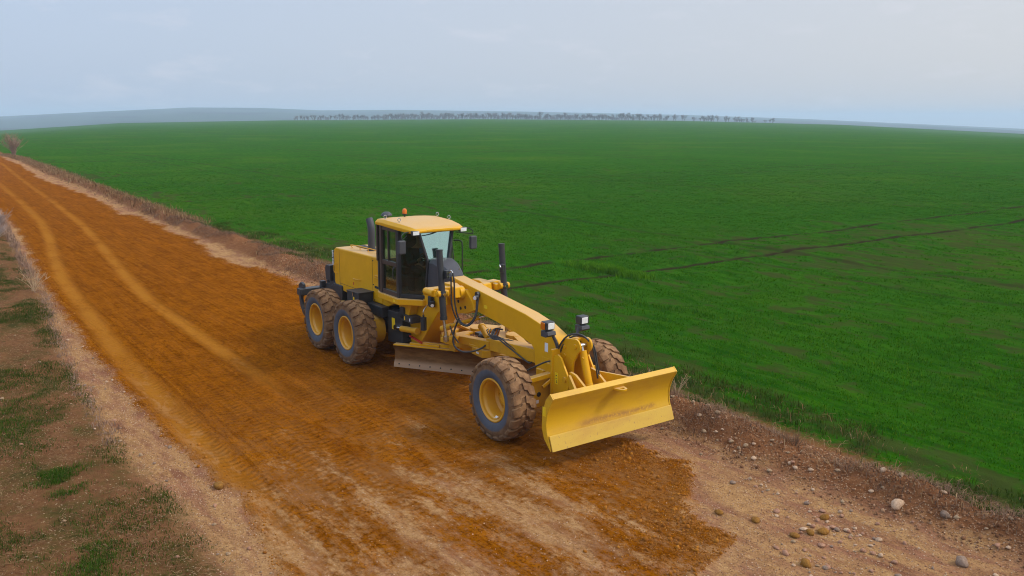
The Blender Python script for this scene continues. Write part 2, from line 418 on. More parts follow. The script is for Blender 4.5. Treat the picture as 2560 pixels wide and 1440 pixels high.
def ground_mat():
    g = G('ground_surface'); p = g.pos(); s = g.sep(p); X, Y = s[0], s[1]
    ao, av, ab, af = g.attr('a_orange'), g.attr('a_verge'), g.attr('a_bank'), g.attr('a_field')
    ta, tb = g.attr('t_a'), g.attr('t_b')
    big = g.noise(p, .35, 4, .6); med = g.noise(p, 1.6, 6, .65); fine = g.noise(p, 9, 6, .7); grit = g.noise(p, 42, 4, .75)
    streak = g.noise(g.map(p, (.45, 2.3, 1)), 1.0, 8, .72, .4)
    streak2 = g.noise(g.map(p, (.85, 3.0, 1), (7, 3, 0)), 1.0, 8, .74, .3)
    vor = g.n('ShaderNodeTexVoronoi'); g.set(vor.inputs['Vector'], p); vor.inputs['Scale'].default_value = 24
    vor.inputs['Randomness'].default_value = 1
    peb = g.step(vor.outputs['Distance'], .34, .20)
    vs = g.n('ShaderNodeSeparateColor'); g.set(vs.inputs[0], vor.outputs['Color'])
    # ---- orange soil
    o1 = g.mix(g.step(g.math('MULTIPLY_ADD', streak, .55, g.math('MULTIPLY', med, .45)), .36, .64), (.195, .054, .0012), (.320, .100, .0025))
    lump = g.noise(p, 24, 5, .7)
    clod = g.noise(p, 5.5, 6, .72, .3)
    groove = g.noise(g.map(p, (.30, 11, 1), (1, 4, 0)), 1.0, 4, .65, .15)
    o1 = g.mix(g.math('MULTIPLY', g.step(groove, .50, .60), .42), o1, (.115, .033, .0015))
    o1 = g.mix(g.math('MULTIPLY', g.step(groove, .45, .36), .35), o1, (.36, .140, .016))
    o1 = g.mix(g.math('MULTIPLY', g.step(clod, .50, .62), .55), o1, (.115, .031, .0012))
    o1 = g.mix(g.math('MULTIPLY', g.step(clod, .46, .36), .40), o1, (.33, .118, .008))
    o1 = g.mix(g.math('MULTIPLY', g.step(lump, .50, .62), .75), o1, (.085, .022, .0012))
    o1 = g.mix(g.math('MULTIPLY', g.step(fine, .52, .72), .35), o1, (.105, .028, .002))
    o1 = g.mix(g.math('MULTIPLY', g.step(grit, .57, .70), .5), o1, (.36, .125, .02))
    yn = g.math('MULTIPLY', g.math('SUBTRACT', med, .5), .16)
    def band(t, w0, w1): return g.step(g.math('ABSOLUTE', g.math('ADD', t, yn)), w1, w0)
    trk = g.math('MAXIMUM', band(ta, .05, .34), g.math('MULTIPLY', band(tb, .04, .30), g.step(X, 4, -3)))
    trk = g.math('MULTIPLY', g.math('MULTIPLY', trk, g.step(g.math('MULTIPLY_ADD', g.math('SUBTRACT', fine, .5), .4, big), .2, .55)), g.math('MULTIPLY_ADD', g.step(X, -60, -12), .35, .5))
    o1 = g.mix(g.math('MULTIPLY', trk, g.step(X, 9, 3)), o1, g.mix(fine, (.32, .118, .010), (.43, .175, .022)))
    o1 = g.mix(g.math('MULTIPLY', g.math('MULTIPLY', trk, g.step(streak2, .5, .6)), g.step(X, -3, 2)), o1, (.40, .19, .065))
    # ---- pale ground under it
    pink = g.mix(g.step(med, .35, .65), (.225, .098, .052), (.33, .152, .085))
    tan = g.mix(g.step(fine, .3, .7), (.34, .175, .068), (.50, .29, .125))
    pale = g.mix(g.step(g.math('ADD', streak2, g.math('MULTIPLY', big, .5)), .62, .85), pink, tan)
    pale = g.mix(g.math('MULTIPLY', g.step(grit, .53, .66), .6), pale, (.13, .055, .026))
    pale = g.mix(g.math('MULTIPLY', g.step(lump, .52, .64), .5), pale, (.17, .075, .036))
    pale = g.mix(g.math('MULTIPLY', peb, g.step(vs.outputs[0], .70, .72)), pale, g.mix(vs.outputs[1], (.28, .15, .09), (.55, .38, .25)))
    # bare patches: growing towards the near end of the road
    thr = g.math('MULTIPLY_ADD', g.step(X, -1, 10), -.18, .642)
    side = g.math('MULTIPLY', g.step(Y, -1.6, -.4), .09)
    thr = g.math('ADD', thr, side)
    blot = g.noise(g.map(p, (.55, 1.1, 1), (2, 5, 0)), 1.0, 9, .74, .5)
    sn = g.math('MULTIPLY_ADD', g.math('SUBTRACT', grit, .5), .10, g.math('MULTIPLY_ADD', g.math('SUBTRACT', fine, .5), .18, g.math('MULTIPLY_ADD', streak2, .36, g.math('MULTIPLY_ADD', streak, .30, g.math('MULTIPLY', blot, .37)))))
    bare = g.math('MULTIPLY', g.step(sn, thr, g.math('ADD', thr, .12)), .9)
    en = g.math('ADD', g.math('MULTIPLY', g.math('SUBTRACT', fine, .5), .6), g.math('MULTIPLY', g.math('MULTIPLY', g.math('SUBTRACT', med, .5), .85), g.math('MULTIPLY_ADD', g.step(X, 7.5, 10), 1.1, 1)))
    wo = g.step(g.math('ADD', g.math('ADD', ao, en), g.math('MULTIPLY', g.math('SUBTRACT', grit, .5), .35)), -.08, .14)
    dust = g.math('MULTIPLY', g.step(g.math('MULTIPLY_ADD', blot, .6, g.math('MULTIPLY', fine, .45)), .46, .62), g.math('MULTIPLY', g.step(X, -1, 9), .62))
    o1 = g.mix(dust, o1, g.mix(lump, (.21, .088, .022), (.36, .185, .070)))
    road = g.mix(g.math('MULTIPLY', wo, g.math('SUBTRACT', 1, bare)), pale, o1)
    # ---- bank
    dirt = g.mix(g.step(fine, .3, .7), (.155, .060, .024), (.26, .115, .050))
    dirt = g.mix(g.math('MULTIPLY', g.step(grit, .5, .7), .6), dirt, (.075, .036, .018))
    dirt = g.mix(g.math('MULTIPLY', peb, g.step(vs.outputs[0], .5, .52)), dirt, g.mix(vs.outputs[1], (.23, .13, .07), (.38, .25, .15)))
    wb = g.step(g.math('ADD', ab, g.math('MULTIPLY', g.math('SUBTRACT', med, .5), .9)), -.12, .25)
    c = g.mix(wb, road, dirt)
    # ---- field
    fs = g.noise(g.map(p, (.7, 2.4, 1)), 1.0, 6, .68)
    vb = g.noise(p, .06, 5, .6)
    gr = g.mix(g.step(fs, .32, .70), (.011, .066, .0016), (.029, .120, .004))
    gr = g.mix(g.math('MULTIPLY', g.step(vb, .46, .70), .55), gr, (.060, .125, .005))
    gr = g.mix(g.math('MULTIPLY', g.step(fine, .55, .75), .45), gr, (.006, .030, .002))
    soil = g.mix(fine, (.034, .027, .011), (.075, .056, .024))
    sp = g.math('ADD', g.math('MULTIPLY', fs, .55), g.math('MULTIPLY', g.noise(p, .16, 6, .65), .55))
    edgef = g.step(af, 4.0, .2)
    cov = g.attr('a_cover')
    sparse = g.step(g.math('ADD', g.math('MULTIPLY', g.math('SUBTRACT', fine, .5), .30), cov), .47, .34)
    sparse = g.math('MAXIMUM', sparse, g.math('MULTIPLY', g.step(sp, .56, .70), .7))
    def line(t, w):
        tt = g.math('ABSOLUTE', g.math('ADD', t, g.math('MULTIPLY', g.math('SUBTRACT', med, .5), .14)))
        return g.math('MULTIPLY', g.step(tt, w, w * .35), g.step(g.noise(p, .5, 5), .28, .48))
    ln = None
    for c0, w, ax in ((-7.3, .25, X), (-4.0, .24, X), (19.7, .26, Y), (16.6, .20, Y), (44.5, .30, Y), (41.0, .30, Y), (-42, .4, X), (-37.5, .4, X), (74, .5, Y), (-90, .6, X), (70, .5, Y)):
        l = line(g.math('SUBTRACT', ax, c0), w)
        if ax is Y or c0 < -10: l = g.math('MULTIPLY', l, .42)
        ln = l if ln is None else g.math('MAXIMUM', ln, l)
    sparse = g.math('MULTIPLY', sparse, .75)
    rows = g.noise(g.map(p, (.10, 5.5, 1)), 1.0, 3, .6)
    gr = g.mix(g.math('MULTIPLY', g.step(rows, .45, .65), .32), gr, (.060, .135, .006))
    fc = g.mix(g.math('MULTIPLY', sparse, .8), gr, soil)
    fc = g.mix(ln, fc, (.030, .022, .011))
    wf = g.step(g.math('ADD', af, g.math('MULTIPLY', g.math('SUBTRACT', fine, .5), 1.2)), -.15, .45)
    c = g.mix(wf, c, fc)
    # ---- left verge
    vm = g.noise(g.map(p, (.8, 1.1, 1), (3, 9, 0)), .9, 7, .66)
    vs1 = g.mix(g.step(fine, .3, .7), (.13, .056, .025), (.22, .105, .045))
    vg = g.mix(g.step(med, .35, .65), (.050, .046, .012), (.090, .070, .020))
    vc = g.mix(g.step(g.math('MULTIPLY_ADD', g.math('SUBTRACT', fine, .5), .35, vm), .42, .68), vs1, vg)
    vc = g.mix(g.math('MULTIPLY', peb, g.step(vs.outputs[0], .80, .82)), vc, (.34, .25, .15))
    wv = g.step(g.math('ADD', av, g.math('MULTIPLY', g.math('SUBTRACT', fine, .5), .8)), -.1, .35)
    c = g.mix(wv, c, vc)
    # ---- relief
    ph = g.math('MULTIPLY_ADD', X, 40, g.math('MULTIPLY', g.noise(p, 2.2, 3), 5.5))
    treads = None
    for y0, w in ((-4.15, .24), (-3.55, .22), (-2.65, .22), (-2.1, .22), (-1.45, .2), (-.95, .26), (.85, .26), (-.1, .2), (-4.95, .14)):
        dy = g.math('SUBTRACT', Y, g.math('ADD', y0, g.math('MULTIPLY', g.math('SUBTRACT', big, .5), .5)))
        ad = g.math('ABSOLUTE', dy)
        wv2 = g.math('SINE', g.math('ADD', ph, g.math('MULTIPLY', ad, 14)))
        b = g.math('MULTIPLY', wv2, g.step(ad, w + .08, w - .04))
        treads = b if treads is None else g.math('ADD', treads, b)
    tm = g.math('MULTIPLY', g.math('MULTIPLY', wo, g.math('SUBTRACT', 1, bare)), g.step(g.noise(g.map(p, (.5, 1.2, 1)), .9, 3), .32, .48))
    tm = g.math('MULTIPLY', tm, g.step(X, 11.5, 5))
    treads = g.math('MULTIPLY', treads, tm)
    hgt = g.math('ADD', g.math('MULTIPLY', fine, .8), g.math('ADD', g.math('MULTIPLY', grit, .5), g.math('MULTIPLY', lump, 1.5)))
    hgt = g.math('ADD', hgt, g.math('MULTIPLY', treads, .62))
    hgt = g.math('ADD', hgt, g.math('MULTIPLY', streak2, .5))
    hgt = g.math('ADD', hgt, g.math('MULTIPLY', peb, .25))
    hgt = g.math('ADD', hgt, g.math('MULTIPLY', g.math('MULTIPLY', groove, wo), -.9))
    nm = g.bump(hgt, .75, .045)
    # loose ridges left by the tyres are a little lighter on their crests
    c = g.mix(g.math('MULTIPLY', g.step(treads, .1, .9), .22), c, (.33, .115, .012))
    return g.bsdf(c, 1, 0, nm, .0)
M['ground'] = ground_mat()

def hills_mat():
    g = G('hill_fields'); p = g.pos()
    a = g.noise(g.map(p, (.0005, .0020, 0), rot=(0, 0, R(-35))), 1, 5, .6)
    b = g.noise(g.map(p, (.002, .005, 0)), 1, 4, .6)
    c = g.mix(g.step(a, .42, .50), (.010, .026, .020), (.035, .060, .045))
    c = g.mix(g.step(a, .56, .62), c, (.018, .020, .028))
    c = g.mix(g.step(b, .55, .62), c, (.012, .014, .02))
    return g.bsdf(c, 1, 0, None, 0)
M['hills'] = hills_mat()
M['verge_plain'] = simple('verge_soil', (.12, .07, .035), .95, 0, .3, 3, .1, .3)

# ------------------------------------------------------------------ grader
GR = empty('motor_grader', (3, 0, 0))
tag(GR, 'yellow motor grader with a dozer blade at its nose standing on the orange dirt road', 'motor grader')
Yl, YD, BK, GY = M['yellow'], M['yellow_dusty'], M['black'], M['grey']

def make_wheel(x, side, tyre_me=None):
    """side -1: the near row (right side of the machine), +1: the far row"""
    cy = side * .99
    c = Vector((x, cy, .672))
    hub = MB()
    o = side
    hub.lathe([(.0, o * -.05), (.10, o * -.05), (.13, o * -.10), (.25, o * -.10), (.285, o * -.06), (.285, o * -.14), (.0, o * -.15)], c, 'y', 40)
    for k in range(12):
        a = 2 * math.pi * k / 12
        q = c + Vector((.195 * math.cos(a), o * -.10, .195 * math.sin(a)))
        hub.cyl(q, q + Vector((0, o * .03, 0)), .018, n=8)
    hub.cyl(c + Vector((0, o * -.05, 0)), c + Vector((0, o * -.01, 0)), .075, .065, 20)
    h = hub.build('wheel', M['rim'], None, org=c)
    h.parent = GR; h.location = c - ORG[GR.name]; ORG[h.name] = c
    rim = MB()
    rim.lathe([(.284, o * -.12), (.284, o * .10), (.300, o * .135), (.318, o * .150), (.322, o * .19), (.345, o * .205), (.362, o * .20), (.366, o * .185), (.340, o * .175), (.335, o * -.16), (.36, o * -.19), (.345, o * -.20), (.30, o * -.19), (.284, o * -.12)], c, 'y', 56)
    rim.build('rim', M['rim'], h)
    ty = MB()
    prof = [(.350, o * .170), (.375, o * .200), (.42, o * .222), (.48, o * .232), (.545, o * .228), (.60, o * .208), (.632, o * .182), (.645, o * .14), (.650, 0),
            (.645, o * -.14), (.632, o * -.182), (.60, o * -.208), (.545, o * -.228), (.48, o * -.232), (.42, o * -.222), (.375, o * -.20), (.350, o * -.17)]
    ty.lathe(prof, c, 'y', 72)
    # traction lugs, a swept V, left and right half staggered
    N = 20
    for s in (-1, 1):
        for k in range(N):
            a0 = 2 * math.pi * (k + (.25 if s > 0 else -.25)) / N
            secs = []
            for t, (yy, rt, rb, wd, dl) in enumerate(((.010, .675, .640, .056, .150), (.065, .676, .640, .060, .132), (.095, .675, .640, .073, .045), (.160, .670, .634, .076, .02), (.205, .648, .606, .072, .0), (.224, .610, .58, .062, -.01))):
                a = a0 + dl
                secs.append((yy * s, rt, rb, wd, a))
            vs = []
            for yy, rt, rb, wd, a in secs:
                for rr, da in ((rb, -wd * 1.15 / .68), (rt, -wd / .68), (rt, wd / .68), (rb, wd * 1.15 / .68)):
                    vs.append(c + Vector((rr * math.cos(a + da), yy + (0.012 * s if rr == rt and abs(yy) > .2 else 0), rr * math.sin(a + da))))
            fs = []
            for t in range(len(secs) - 1):
                for q in range(3):
                    i = t * 4 + q; fs.append((i, i + 1, i + 5, i + 4))
            fs += [(0, 1, 2, 3), tuple(len(vs) - 4 + q for q in (3, 2, 1, 0))]
            ty.add(vs, fs)
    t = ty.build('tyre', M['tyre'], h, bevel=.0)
    ang = random.uniform(0, 6.28)
    return h

wheels = []
for X in (6.216, .77, -.77):
    for sd in (-1, 1): wheels.append(make_wheel(X, sd))

# tandem cases
for sd in (-1, 1):
    mb = MB(); pts = []
    for k in range(17):
        a = math.pi / 2 - math.pi * k / 16; pts.append((.86 + .30 * math.cos(a), .70 + .30 * math.sin(a)))
    for k in range(17):
        a = -math.pi / 2 - math.pi * k / 16; pts.append((-.86 + .30 * math.cos(a), .70 + .30 * math.sin(a)))
    mb.prism(pts, sd * .43, sd * .72)
    mb.cyl((0, sd * .2, .75), (0, sd * .44, .75), .24)
    mb.box((0, sd * .60, 1.02), (.7, .26, .05))
    mb.build('tandem_case', YD, GR, bevel=.02)

# rear chassis
mb = MB()
mb.box((-.1, 0, 1.02), (2.9, .66, .34)); mb.box((-1.2, 0, 1.15), (.5, .9, .35))
mb.prism([(1.28, .50), (1.28, 1.17), (1.92, 1.22), (1.92, .55)], -.46, .46)
mb.box((.62, -.50, 1.12), (1.3, .16, .22)); mb.box((.62, .50, 1.12), (1.3, .16, .22))
mb.box((1.30, 0, .82), (.05, .8, .5)); mb.box((1.05, 0, .72), (.5, .55, .3))
for k in range(4): mb.box((1.935, -.2 + 0.0 * k, .62 + .07 * k), (.03, .34, .03))
fr = mb.build('rear_chassis', BK, GR, bevel=.015)
mb = MB(); mb.box((1.55, -.466, .93), (.13, .006, .24)); mb.build('warning_decal', M['decal'], GR)
# engine hood
mb = MB()
mb.prism([(-1.36, 1.30), (-1.40, 1.36), (-1.42, 2.05), (-1.38, 2.14), (-1.30, 2.175), (.98, 2.215), (.98, 1.22), (.45, 1.22), (.42, 1.16), (-.2, 1.16), (-.95, 1.20), (-1.05, 1.24)], -.42, .42)
hood = mb.build('engine_hood', Yl, GR, bevel=.035, seg=3)
mb = MB()
mb.box((.56, 0, 1.70), (.006, .848, .96)); mb.box((-1.10, 0, 1.70), (.006, .848, .90)); mb.box((-.25, 0, 1.37), (1.68, .848, .006))
mb.build('panel_seam', M['black'], hood)
for sd in (-1, 1):
    mb = MB(); y = sd * .42
    mb.tube([(-.33, y, 1.585), (-.33, y + sd * .035, 1.59), (-.05, y + sd * .035, 1.60), (-.05, y, 1.605)], .010, 6, 3)
    mb.build('door_handle', Yl, hood)
    mb = MB(); mb.tube([(-1.22, y, 1.81), (-1.28, y + sd * .05, 1.80), (-1.30, y + sd * .055, 1.70), (-1.28, y + sd * .05, 1.60), (-1.22, y, 1.59)], .011, 6, 4)
    mb.build('grab_handle', Yl, hood)
    mb = MB()
    for dz in (.02, -.03): mb.box((.80, y + sd * .012, 1.79 + dz), (.24, .03, .022))
    mb.build('vent_lip', Yl, hood)
    mb = MB(); mb.box((.76, y + sd * .002, 1.56), (.20, .012, .05)); mb.build('vent_slot', M['interior'], hood)
    mb = MB(); mb.box((-.38, y + sd * .003, 1.47), (.022, .012, .06)); mb.build('latch', M['red'], hood)
    mb = MB(); mb.cyl((.50, y, 1.42), (.50, y + sd * .02, 1.42), .03); mb.build('fuel_cap', M['steel'], hood)
    for q in ((.60, 2.12), (.60, 1.6), (.64, 1.27), (-1.1, 1.3)):
        mb = MB(); mb.cyl((q[0], y - sd * .004, q[1]), (q[0], y + sd * .01, q[1]), .014, n=8); mb.build('bolt', M['interior'], hood)
mb = MB()
mb.tube([(-.95, -.16, 2.19), (-.95, -.16, 2.25), (.25, -.16, 2.275), (.25, -.16, 2.21)], .011, 6, 4)
mb.tube([(-.55, -.16, 2.25), (-.55, -.16, 2.19)], .010, 6, 1); mb.tube([(-.15, -.16, 2.26), (-.15, -.16, 2.19)], .010, 6, 1)
mb.build('hood_rail', Yl, hood)
mb = MB(); mb.box((-.75, .12, 2.193), (.75, .22, .012)); mb.build('top_grille', M['interior'], hood)
# radiator surround with the vertical white lettering
mb = MB(); mb.prism([(-1.36, 1.30), (-1.36, 2.10), (-1.50, 2.08), (-1.56, 1.95), (-1.56, 1.34), (-1.50, 1.28)], -.395, .395)
rad = mb.build('radiator_guard', BK, GR, bevel=.02)
mb = MB()
zz = 2.075
for k, (h, kind) in enumerate(((.040, 0), (.034, 1), (.034, 2), (.034, 0), (.012, 3), (.034, 1), (.034, 2), (.034, 1), (.034, 2))):
    zc = zz - h / 2; x0, x1 = -1.545, -1.475
    if kind != 3:
        mb.box(((x0 + x1) / 2, -.397, zz - .005), (x1 - x0, .006, .008))
        mb.box(((x0 + x1) / 2, -.397, zz - h + .005), (x1 - x0, .006, .008))
        mb.box((x0 + .006 if kind != 2 else (x0 + x1) / 2, -.3975, zc), (.012, .006, h - .004))
        if kind == 1: mb.box((x1 - .006, -.3975, zc), (.012, .006, h - .004))
    zz -= h + .006
mb.build('lettering', M['white'], rad)
mb = MB(); mb.prism([(-1.82, 1.36), (-1.84, 1.62), (-1.80, 1.70), (-1.55, 1.72), (-1.55, 1.34)], -.46, -.20); mb.tube([(-1.78, -.42, 1.36), (-1.76, -.42, 1.26), (-1.5, -.40, 1.25)], .014, 6, 3)
mb.build('rear_lamp_box', BK, GR, bevel=.02)
# exhaust
mb = MB()
mb.cyl((-.28, 0, 2.18), (-.28, 0, 2.20), .12, n=28)
mb.tube([(-.28, 0, 2.19), (-.28, 0, 2.45), (-.28, 0, 2.66), (-.31, 0, 2.78), (-.37, 0, 2.90)], .085, 24, 6, rad=.08)
mb.build('exhaust_stack', GY, GR, ang=50)
# toolbox on the near side
mb = MB(); mb.prism([(.02, 1.16), (.02, 1.42), (.60, 1.44), (.60, 1.16)], -.78, -.44)
tb = mb.build('toolbox', BK, GR, bevel=.012)
mb = MB(); mb.box((.31, -.61, 1.437), (.62, .38, .014), Matrix.Rotation(-.034, 3, 'Y')); mb.build('lid', BK, tb, bevel=.004)
mb = MB(); mb.box((.33, -.787, 1.38), (.028, .014, .09)); mb.build('latch', M['steel'], tb)
mb = MB(); mb.box((.36, -.785, 1.30), (.06, .008, .06)); mb.build('decal', M['decal'], tb)

# ripper behind
rp = MB()
rp.prism([(-1.36, .92), (-1.36, 1.30), (-1.50, 1.36), (-1.62, 1.33), (-2.05, 1.20), (-2.15, 1.12), (-2.05, 1.02), (-1.6, 1.02)], -.42, -.36)
rp.prism([(-1.36, .92), (-1.36, 1.30), (-1.50, 1.36), (-1.62, 1.33), (-2.05, 1.20), (-2.15, 1.12), (-2.05, 1.02), (-1.6, 1.02)], .36, .42)
rp.cyl((-1.50, -.45, 1.18), (-1.50, .45, 1.18), .09)
rp.box((-2.50, 0, .98), (.22, 1.75, .16)); rp.box((-2.1, -.30, 1.02), (.75, .10, .14)); rp.box((-2.1, .30, 1.02), (.75, .10, .14))
rp.cyl((-1.6, -.12, 1.28), (-2.38, -.12, 1.06), .055, n=14); rp.cyl((-1.6, .12, 1.28), (-2.38, .12, 1.06), .055, n=14)
ripper = rp.build('ripper', BK, GR, bevel=.012)
for k, yy in enumerate((-.74, 0, .74)):
    mb = MB()
    mb.prism([(-2.46, 1.16), (-2.60, 1.20), (-2.74, 1.12), (-2.76, .86), (-2.70, .62), (-2.56, .44), (-2.40, .36), (-2.46, .46), (-2.56, .60), (-2.62, .78), (-2.60, .86), (-2.46, .88)], yy - .035, yy + .035)
    mb.build('ripper_shank', BK, ripper, bevel=.01)
mb = MB(); mb.box((-2.0, -.46, 1.22), (.12, .12, .14)); mb.box((-1.98, -.30, 1.24), (.10, .10, .12)); mb.build('hose_block', BK, ripper, bevel=.01)

# front frame: gooseneck
gn = MB()
top = [(3.30, 2.16), (5.70, 1.862), (6.15, 1.765), (6.56, 1.60), (6.64, 1.50)]
bot = [(6.66, .80), (6.10, .80), (6.02, .98), (5.965, 1.05), (5.95, 1.28), (5.88, 1.36), (5.64, 1.42), (5.44, 1.47), (4.80, 1.56), (4.20, 1.63), (3.96, 1.57), (3.30, 1.50)]
gn.prism(top + bot, -.14, .14)
gn.prism([(1.72, .52), (1.72, 1.30), (2.3, 1.62), (2.62, 1.78), (3.36, 2.0), (3.36, 1.62), (3.02, 1.40), (2.34, .66), (2.2, .56)], -.27, .27)
gn.prism([(2.9, 1.9), (3.31, 2.155), (3.31, 1.75), (2.9, 1.6)], -.139, .139)
gn.prism([(3.28, 1.98), (3.42, 1.56), (3.62, 1.50), (3.95, 1.55), (4.22, 1.66), (4.12, 1.82), (3.9, 2.0)], -.20, .20)
neck = gn.build('gooseneck_frame', Yl, GR, bevel=.018)
for q in ((3.57, 1.585), (3.74, 1.62), (3.90, 1.665), (3.42, 1.64), (3.66, 1.74)):
    for sd in (-1, 1):
        mb = MB(); mb.cyl((q[0], sd * .199, q[1]), (q[0], sd * .203, q[1]), .032, n=16); mb.build('lock_hole', M['interior'], neck)
mb = MB(); mb.box((6.29, -.1415, 1.41), (.085, .004, .15)); mb.build('sticker', M['white'], neck)
mb = MB(); mb.box((4.49, -.1415, 1.77), (.10, .004, .06)); mb.build('decal', M['decal'], neck)
mb = MB()
mb.box((6.28, -.142, 1.10), (.19, .006, .26))
mb.build('cover_plate', Yl, neck, bevel=.003)
mb = MB(); mb.box((6.47, -.17, 1.02), (.30, .05, .30)); mb.box((6.2, -.18, .93), (.2, .06, .18)); mb.build('nose_bracket', Yl, neck, bevel=.01)
# articulation cylinder, red lock bar, valve block, accumulator
for sd in (-1, 1):
    mb = MB(); mb.cyl((1.92, sd * .48, .90), (2.36, sd * .40, .93), .062, n=20); mb.cyl((2.34, sd * .40, .93), (2.42, sd * .39, .93), .07, n=20)
    ac = mb.build('articulation_cylinder', YD, GR, bevel=.006)
    mb = MB(); mb.cyl((1.78, sd * .50, .895), (1.94, sd * .478, .90), .028, n=14); mb.cyl((1.74, sd * .46, .895), (1.74, sd * .54, .895), .06, n=14); mb.build('cylinder_rod', M['steel'], ac)
mb = MB(); mb.beam((2.05, -.36, .76), (2.5, -.34, .70), .035, .03); mb.build('lock_bar', M['red'], GR)
mb = MB(); mb.box((2.18, -.40, 1.16), (.42, .22, .14)); mb.box((1.98, -.36, 1.24), (.16, .3, .24)); vb = mb.build('valve_block', BK, GR, bevel=.015)
mb = MB(); mb.box((2.12, -.512, 1.16), (.03, .006, .08)); mb.build('decal', M['decal'], vb)
mb = MB(); mb.box((2.33, -.512, 1.16), (.03, .006, .06)); mb.build('label', M['white'], vb)
mb = MB(); mb.cyl((2.72, -.42, 1.02), (2.72, -.42, 1.28), .06, n=20); mb.cyl((2.72, -.42, 1.28), (2.72, -.42, 1.33), .02, n=10)
acc = mb.build('accumulator', BK, GR, bevel=.012)
mb = MB(); mb.tube([(2.72, -.42, 1.33), (2.72, -.42, 1.40), (2.70, -.36, 1.46), (2.65, -.27, 1.50)], .012, 8, 4); mb.build('pipe', M['steel'], acc)

# ---- cab
roofz = 3.03
cab = MB()      # floor, rear wall and lower sill
cab.prism([(1.18, -.60), (2.10, -.60), (2.50, -.23), (2.50, .23), (2.10, .60), (1.18, .60)], 1.56, 1.62, 'z')
cab.prism([(2.46, 1.60), (2.50, 1.60), (2.60, 2.33), (2.56, 2.33)], -.225, .225)
cab.prism([(1.16, -.60), (1.22, -.60), (1.22, .60), (1.16, .60)], 1.60, 2.24, 'z')
CAB = cab.build('cab', BK, GR, bevel=.012)
P8 = {}         # pillar feet and heads (near side; far side mirrored)
def post(a, b, w, name, mat, mir=True):
    for sd in ((1, -1) if mir else (1,)):
        mb = MB(); mb.beam((a[0], a[1] * sd, a[2]), (b[0], b[1] * sd, b[2]), w, w, up=(1, 0, 0)); mb.build(name, mat, CAB, bevel=.008)
BF = M['brown_frame']
post((1.19, -.60, 2.22), (1.20, -.60, 2.99), .055, 'pillar', BF)
post((1.38, -.605, 1.58), (1.40, -.605, 2.98), .085, 'pillar', BF)
post((2.08, -.590, 1.58), (2.08, -.590, 2.95), .085, 'pillar', BK)
post((2.50, -.235, 1.60), (2.615, -.24, 2.38), .04, 'pillar', BK)
post((2.615, -.24, 2.36), (2.52, -.40, 2.99), .045, 'pillar', BK)
for sd in (-1, 1):
    # door: brown frame with mid rail and upper/lower glass
    mb = MB(); y = sd * .607
    mb.box((1.73, y, 2.24), (.64, .05, .09)); mb.box((1.73, y, 1.63), (.64, .05, .10)); mb.box((1.73, y, 2.93), (.64, .05, .07))
    mb.box((1.68, y, 2.60), (.035, .04, .70)); mb.box((1.425, y, 2.27), (.03, .05, 1.38)); mb.box((2.035, y, 2.27), (.03, .05, 1.38))
    dr = mb.build('door', BF, CAB, bevel=.008)
    mb = MB(); mb.box((1.73, sd * .598, 2.59), (.62, .008, .62)); mb.build('glass', M['glass'], dr)
    mb = MB(); mb.box((1.73, sd * .598, 1.93), (.62, .008, .54)); mb.build('glass', M['glass'], dr)
    mb = MB(); mb.tube([(1.98, y + sd * .03, 1.95), (1.98, y + sd * .07, 2.0), (1.98, y + sd * .07, 2.15), (1.98, y + sd * .03, 2.2)], .012, 6, 3); mb.build('handle', BK, dr)
    mb = MB(); mb.box((1.29, sd * .60, 2.60), (.16, .008, .74)); mb.build('rear_side_glass', M['glass'], CAB)
    # slanted corner glass: full height from platform to roof
    mb = MB()
    a = Vector((2.10, sd * .585, 1.62)); b = Vector((2.50, sd * .245, 1.62)); c_ = Vector((2.605, sd * .25, 2.38)); d = Vector((2.51, sd * .405, 2.97)); e = Vector((2.10, sd * .585, 2.95))
    n = Vector((.42, sd * .9, 0)).normalized() * .008
    mb.add([a, b, c_, d, e, a - n, b - n, c_ - n, d - n, e - n], [(0, 1, 2, 3, 4), (9, 8, 7, 6, 5), (0, 5, 6, 1), (1, 6, 7, 2), (2, 7, 8, 3), (3, 8, 9, 4), (4, 9, 5, 0)])
    mb.build('corner_glass', M['glass'], CAB)
    mb = MB(); mb.beam((2.10, sd * .585, 1.63), (2.51, sd * .245, 1.63), .05, .07); mb.build('sill', BK, CAB, bevel=.006)
    mb = MB(); mb.beam((2.10, sd * .585, 2.955), (2.54, sd * .40, 2.98), .05, .05); mb.build('header', BK, CAB, bevel=.006)
# windscreen (wide top, narrow bottom)
mb = MB()
ws = [(2.60, -.225, 2.33), (2.60, .225, 2.33), (2.50, .375, 2.955), (2.50, -.375, 2.955)]
mb.add([Vector(p) for p in ws] + [Vector(p) - Vector((.008, 0, 0)) for p in ws], [(0, 1, 2, 3), (7, 6, 5, 4), (0, 4, 5, 1), (1, 5, 6, 2), (2, 6, 7, 3), (3, 7, 4, 0)])
mb.build('windscreen', M['windscreen'], CAB)
mb = MB(); mb.beam((2.50, -.38, 2.975), (2.50, .38, 2.975), .03, .06); mb.build('windscreen_frame', GY, CAB, bevel=.005)
mb = MB(); mb.tube([(2.53, .12, 3.0), (2.535, .02, 2.93), (2.545, -.12, 2.885)], .006, 6, 3); mb.tube([(2.545, -.30, 2.865), (2.545, -.12, 2.885), (2.54, .02, 2.92)], .008, 6, 3); mb.build('wiper', BK, CAB)
mb = MB(); mb.tube([(2.36, .47, 2.66), (2.39, .475, 2.5), (2.44, .46, 2.36), (2.47, .45, 2.25)], .010, 6, 3); mb.build('wiper', BK, CAB)
mb = MB(); mb.box((1.17, 0, 2.60), (.008, 1.12, .70)); mb.build('rear_glass', M['glass'], CAB)
